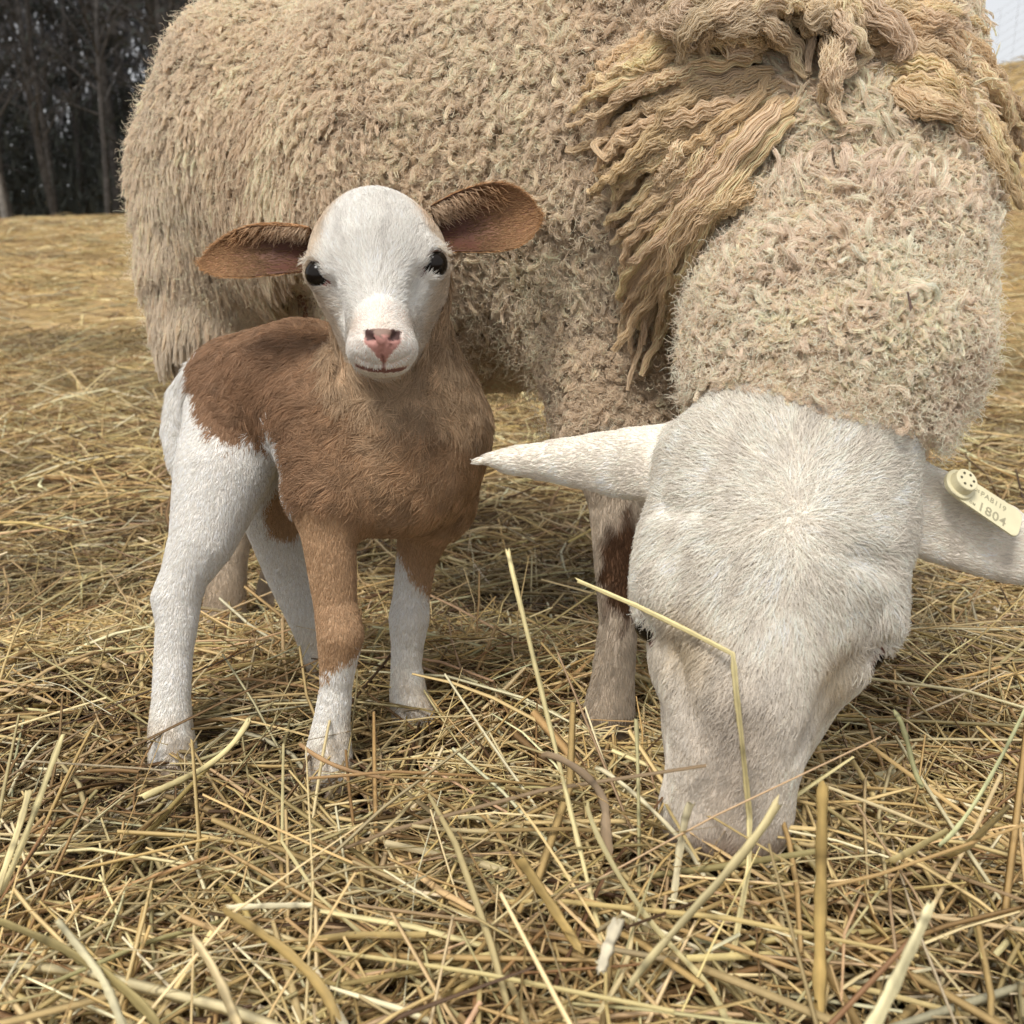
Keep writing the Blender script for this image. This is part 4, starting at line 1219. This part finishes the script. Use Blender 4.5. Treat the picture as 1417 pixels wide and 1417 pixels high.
# ------------------------------------------------------------------ ear tag on the ewe's ear
M_TAG = mat_plain("tag_plastic", (.70, .64, .42), .4, .4, .06, 60)
M_INK = mat_plain("tag_print", (.36, .33, .22), .6, .2)
M_HOLE = mat_plain("tag_hole", (.10, .09, .06), .7, .2)
td = float(ewe.depth(1330, 690)) - .014
o0 = P(1326, 672, td)
e1 = unit(P(1415, 731, td + .002) - o0); e3 = tangent(e1, -FW * .80 + UP * .60); e2 = np.cross(e3, e1)
tagm = Matrix(((e1[0], e2[0], e3[0], o0[0]), (e1[1], e2[1], e3[1], o0[1]), (e1[2], e2[2], e3[2], o0[2]), (0, 0, 0, 1)))
tag_root = bpy.data.objects.new("ear_tag", None); tag_root.empty_display_size = .02
link(tag_root); tag_root.matrix_world = tagm @ Matrix.Scale(.9, 4)
tag(tag_root, "cream plastic ear tag numbered 1804 on the ewe's ear", "ear tag")
def bm_obj(name, bm, mat, parent, smooth=False):
    me = bpy.data.meshes.new(name); bm.to_mesh(me); bm.free()
    if smooth:
        for q in me.polygons: q.use_smooth = True
    me.materials.append(mat)
    return link(bpy.data.objects.new(name, me), parent)
# plate: rounded strip, wide end under the button
bm = bmesh.new(); hw = .0135; Lp = .058; out = []
for k in range(13): a = R(90 + 180 * k / 12); out.append((math.cos(a) * .0125, math.sin(a) * .0125))
for cx, cy, a0 in ((Lp - .006, -hw + .006, -90), (Lp - .006, hw - .006, 0)):
    for k in range(7): a = R(a0 + 90 * k / 6); out.append((cx + math.cos(a) * .006, cy + math.sin(a) * .006))
bot = [bm.verts.new((x, y, -.0008)) for x, y in out]; top = [bm.verts.new((x, y, .0008)) for x, y in out]
bm.faces.new(top); bm.faces.new(bot[::-1])
for k in range(len(out)): j = (k + 1) % len(out); bm.faces.new((bot[k], bot[j], top[j], top[k]))
bmesh.ops.bevel(bm, geom=[e for e in bm.edges if abs(e.verts[0].co.z - e.verts[1].co.z) < 1e-6 and e.verts[0].co.z > 0], offset=.0004, segments=2, affect='EDGES')
bm_obj("plate", bm, M_TAG, tag_root)
def lathe(prof, seg=28, tilt=0):
    bm = bmesh.new(); rings = []
    for r, z in prof: rings.append([bm.verts.new((r * math.cos(2 * math.pi * k / seg), r * math.sin(2 * math.pi * k / seg), z)) for k in range(seg)])
    for a, b in zip(rings, rings[1:]):
        for k in range(seg): bm.faces.new((a[k], a[(k + 1) % seg], b[(k + 1) % seg], b[k]))
    bm.faces.new(rings[-1]); bm.faces.new(rings[0][::-1])
    return bm
btn = bm_obj("button", lathe([(.0128, .0008), (.0128, .0026), (.0122, .0032), (.0100, .0034), (.0094, .0100), (.0088, .0106)]), M_TAG, tag_root)
for k in range(6):
    a = 2 * math.pi * k / 6 + .3
    b_ = lathe([(.0011, .0), (.0011, .0004)], 10)
    h = bm_obj("hole", b_, M_HOLE, btn); h.location = (math.cos(a) * .0055, math.sin(a) * .0055, .0106)
def text(body, size, x, y, parent=tag_root, name="print"):
    cu = bpy.data.curves.new(name, 'FONT'); cu.body = body; cu.size = size; cu.extrude = .00008; cu.offset = .00012 * size / .01
    cu.space_character = 1.12
    tmp = bpy.data.objects.new(name + '_text', cu); scene.collection.objects.link(tmp); bpy.context.view_layer.update()
    me = bpy.data.meshes.new_from_object(tmp.evaluated_get(bpy.context.evaluated_depsgraph_get())); bpy.data.objects.remove(tmp); me.name = name
    me.materials.clear(); me.materials.append(M_INK); o = bpy.data.objects.new(name, me); o.location = (x, y, .00095); return link(o, parent)
text("1804", .0120, .0195, -.0105, name="number_print")
text("PAB119", .0068, .0190, .0038, name="code_print")
text("US", .0040, .0130, .0050, name="country_print"); text("OM", .0034, .0118, -.0095, name="letter_print")

# ------------------------------------------------------------------ dark wood beyond the field
M_BARK = mat_plain("bark", (.062, .058, .055), .95, .1, .45, 6, .4)
M_PALEBARK = mat_plain("pale_bark", (.20, .19, .175), .9, .1, .35, 8, .3)
M_NEEDLE = mat_plain("needles", (.035, .039, .034), .8, .15, .4, 3)
M_TWIG = mat_plain("bare_twigs", (.085, .085, .09), .9, .1, .5, 2)

def tube(bm, pts, rads, seg=7):
    prev = None
    for i, (p_, r_) in enumerate(zip(pts, rads)):
        p_ = Vector(p_); t_ = (Vector(pts[min(i + 1, len(pts) - 1)]) - Vector(pts[max(i - 1, 0)])).normalized()
        a_ = t_.cross(Vector((.3, 1, .2))).normalized(); b_ = t_.cross(a_)
        ring = [bm.verts.new(p_ + (a_ * math.cos(6.2832 * k / seg) + b_ * math.sin(6.2832 * k / seg)) * r_) for k in range(seg)]
        if prev:
            for k in range(seg): bm.faces.new((prev[k], prev[(k + 1) % seg], ring[(k + 1) % seg], ring[k]))
        prev = ring

def tree_proto(kind, seed):
    """kind 0: conifer with drooping sprays, 1: bare branching tree; returns trunk mesh, crown mesh"""
    r = random.Random(seed); H = r.uniform(11, 15)
    bm = bmesh.new(); lean = r.uniform(-.09, .09)
    tp = [(lean * z + .08 * math.sin(z * .7 + seed), .06 * math.sin(z * .5 + seed * 2), z) for z in np.linspace(-.3, H, 14)]
    rb = r.uniform(.06, .16)
    tube(bm, tp, [rb * (1 - .85 * i / 13) + .015 for i in range(14)], 9)
    me_t = bpy.data.meshes.new("trunk")
    cb = bmesh.new(); cv, cf = [], []
    nb = 46 if kind == 0 else 34
    for b in range(nb):
        z = r.uniform(.06, .97) * H if kind == 0 else r.uniform(.12, .95) * H
        a = r.uniform(0, 6.283); Lb = (1.15 - z / H) * r.uniform(1.2, 2.4) if kind == 0 else (1.25 - z / H) * r.uniform(1.0, 2.6)
        up_ = r.uniform(-.35, .1) if kind == 0 else r.uniform(.5, 1.4)
        x0, y0 = np.interp(z, np.linspace(-.3, H, 14), [q[0] for q in tp]), np.interp(z, np.linspace(-.3, H, 14), [q[1] for q in tp])
        pts = [(x0 + math.cos(a) * Lb * s, y0 + math.sin(a) * Lb * s, z + Lb * up_ * s ** (1.3 if kind == 0 else .8) + .1 * math.sin(s * 5 + b)) for s in (0, .35, .7, 1)]
        tube(bm, pts, [.035, .022, .014, .005], 5)
        if kind == 1:
            for q in range(5):
                s = r.uniform(.3, 1); a2 = a + r.uniform(-1, 1); b0 = Vector(pts[0]).lerp(Vector(pts[3]), s); l2 = r.uniform(.4, .9)
                e_ = b0 + Vector((math.cos(a2) * l2, math.sin(a2) * l2, l2 * r.uniform(.2, 1)))
                tube(bm, [b0, b0.lerp(e_, .5) + Vector((0, 0, .05)), e_], [.012, .008, .003], 4)
        n = 60 if kind == 0 else 4
        for q in range(n):
            s = r.uniform(.25 if kind == 0 else .6, 1.05)
            cpt = Vector(pts[0]).lerp(Vector(pts[3]), s) + Vector((r.gauss(0, .22), r.gauss(0, .22), r.gauss(-.12, .16)))
            d1 = Vector((r.gauss(0, 1), r.gauss(0, 1), r.gauss(-.4, .6))).normalized() * r.uniform(.14, .36)
            d2 = d1.cross(Vector((r.gauss(0, 1), r.gauss(0, 1), r.gauss(0, 1)))).normalized() * r.uniform(.015, .045)
            o_ = len(cv); cv += [cpt - d1 * .5, cpt + d2, cpt + d1, cpt - d2]; cf.append((o_, o_ + 1, o_ + 2, o_ + 3))
    bm.to_mesh(me_t); bm.free(); cb.free()
    for q in me_t.polygons: q.use_smooth = True
    me_c = mesh_quads("crown", np.array([tuple(q) for q in cv]), np.array(cf), None, False)
    me_c.materials.append(M_NEEDLE)
    return me_t, me_c
protos = [(0, tree_proto(0, 5)), (1, tree_proto(1, 6)), (0, tree_proto(0, 7)), (1, tree_proto(1, 8)), (0, tree_proto(0, 9)), (1, tree_proto(1, 10))]
nth = ["leftmost", "second", "third", "fourth", "fifth", "sixth", "seventh", "eighth", "ninth", "tenth", "eleventh", "twelfth"]
for row, (yy, n_) in enumerate(((27, 9), (31, 11), (35.5, 12), (41, 12))):
    xs_ = sorted(-.62 * yy + (k + random.uniform(.05, .95)) * .48 * yy / n_ for k in range(n_))
    for k, tx in enumerate(xs_):
        ty = yy + random.uniform(-1.6, 1.6)
        kd, (mt, mc) = protos[random.randrange(6)] if row else protos[random.choice([1, 3, 5, 1, 3, 0])]
        gz = float(ground(np.array([tx]), np.array([ty]))[0])
        t_ = empty("forest_tree", (tx, ty, gz)); t_.rotation_euler = (0, 0, random.uniform(0, 6.28))
        s_ = random.uniform(.75, 1.25); t_.scale = (s_, s_, s_)
        tr = mesh_obj("trunk", mt, None, t_)
        if not mt.materials: mt.materials.append(M_BARK)
        mesh_obj("crown", mc, None, t_)
        rk = ["front", "second", "third", "back"][row]
        tag(t_, "dark tree of the wood's %s rank, %s" % (rk, "leftmost of its rank" if k == 0 else nth[k] + " from the left"), "tree", "trees of the dark wood")
# undergrowth along the wood's edge and the mass of trees behind
r = np.random.default_rng(3)
def leaf_cloud(n, fx, fy, fz, size):
    c = np.stack([fx(n), fy(n), fz(n)], 1); c[:, 2] += ground(c[:, 0], c[:, 1])
    d1 = unit(r.normal(size=(n, 3)) * [1, 1, 4.5]) * r.uniform(.6, 2.2, (n, 1)) * size; d2 = unit(np.cross(d1, r.normal(size=(n, 3)))) * size * .16
    v = np.stack([c - d1, c + d2, c + d1, c - d2], 1).reshape(-1, 3)
    return v, np.arange(n * 4).reshape(-1, 4)
v, f = leaf_cloud(16000, lambda n: r.uniform(-30, 2, n), lambda n: r.uniform(29, 46, n), lambda n: r.uniform(0, 1, n) ** 2.2 * 3.2, .22)
tag(mesh_obj("undergrowth", mesh_quads("undergrowth", v, f, None, False), M_NEEDLE), "dark brushy undergrowth between the trees of the wood", "undergrowth", None, "stuff")
v, f = leaf_cloud(36000, lambda n: r.uniform(-45, 8, n), lambda n: r.uniform(46, 62, n), lambda n: r.uniform(0, 1, n) * 16, .5)
tag(mesh_obj("distant_wood", mesh_quads("distant_wood", v, f, None, False), M_TWIG), "mass of dark trees filling the depth of the wood", "wood", None, "stuff")

# weathered post at the left edge of the field
bm = bmesh.new(); tube(bm, [(0, 0, -.3), (.0, 0, .3), (-.02, .01, .75), (-.03, .01, 1.02)], [.085, .08, .075, .07], 10)
px_ = P(6, 300, 24); px_[2] = ground(px_[:1], px_[1:2])[0]
o = bm_obj("fence_post", bm, M_PALEBARK, None, True); o.location = px_
tag(o, "pale weathered post at the edge of the field before the wood", "post")

# wire fence on the bank at the right
fr_ = empty("wire_fence", (11, 20, float(ground(np.array([11.]), np.array([20.]))[0])))
tag(fr_, "thin wire netting fence on the bank against the pale sky", "fence")
M_WIRE = mat_plain("wire", (.35, .36, .38), .5, .5)
bm = bmesh.new()
fx = np.arange(6, 18.01, .3)
gz = lambda x_: float(ground(np.array([x_]), np.array([20.]))[0])
for x_ in fx: tube(bm, [(x_ - 11, 0, gz(x_) - fr_.location.z), (x_ - 11, 0, gz(x_) - fr_.location.z + 2.2)], [.0028, .0028], 4)
for h in np.arange(.1, 2.21, .15): tube(bm, [(x_ - 11, 0, gz(x_) - fr_.location.z + h) for x_ in fx[::3]], [.0028] * len(fx[::3]), 4)
bm_obj("wire_mesh", bm, M_WIRE, fr_)
for x_ in (7.5, 10.8, 13.8, 16.8):
    bm = bmesh.new(); tube(bm, [(0, 0, -.2), (0, 0, 1.2), (0, 0, 2.3)], [.03, .03, .03], 8)
    o = bm_obj("post", bm, M_WIRE, fr_, True); o.location = (x_ - 11, .03, gz(x_) - fr_.location.z)
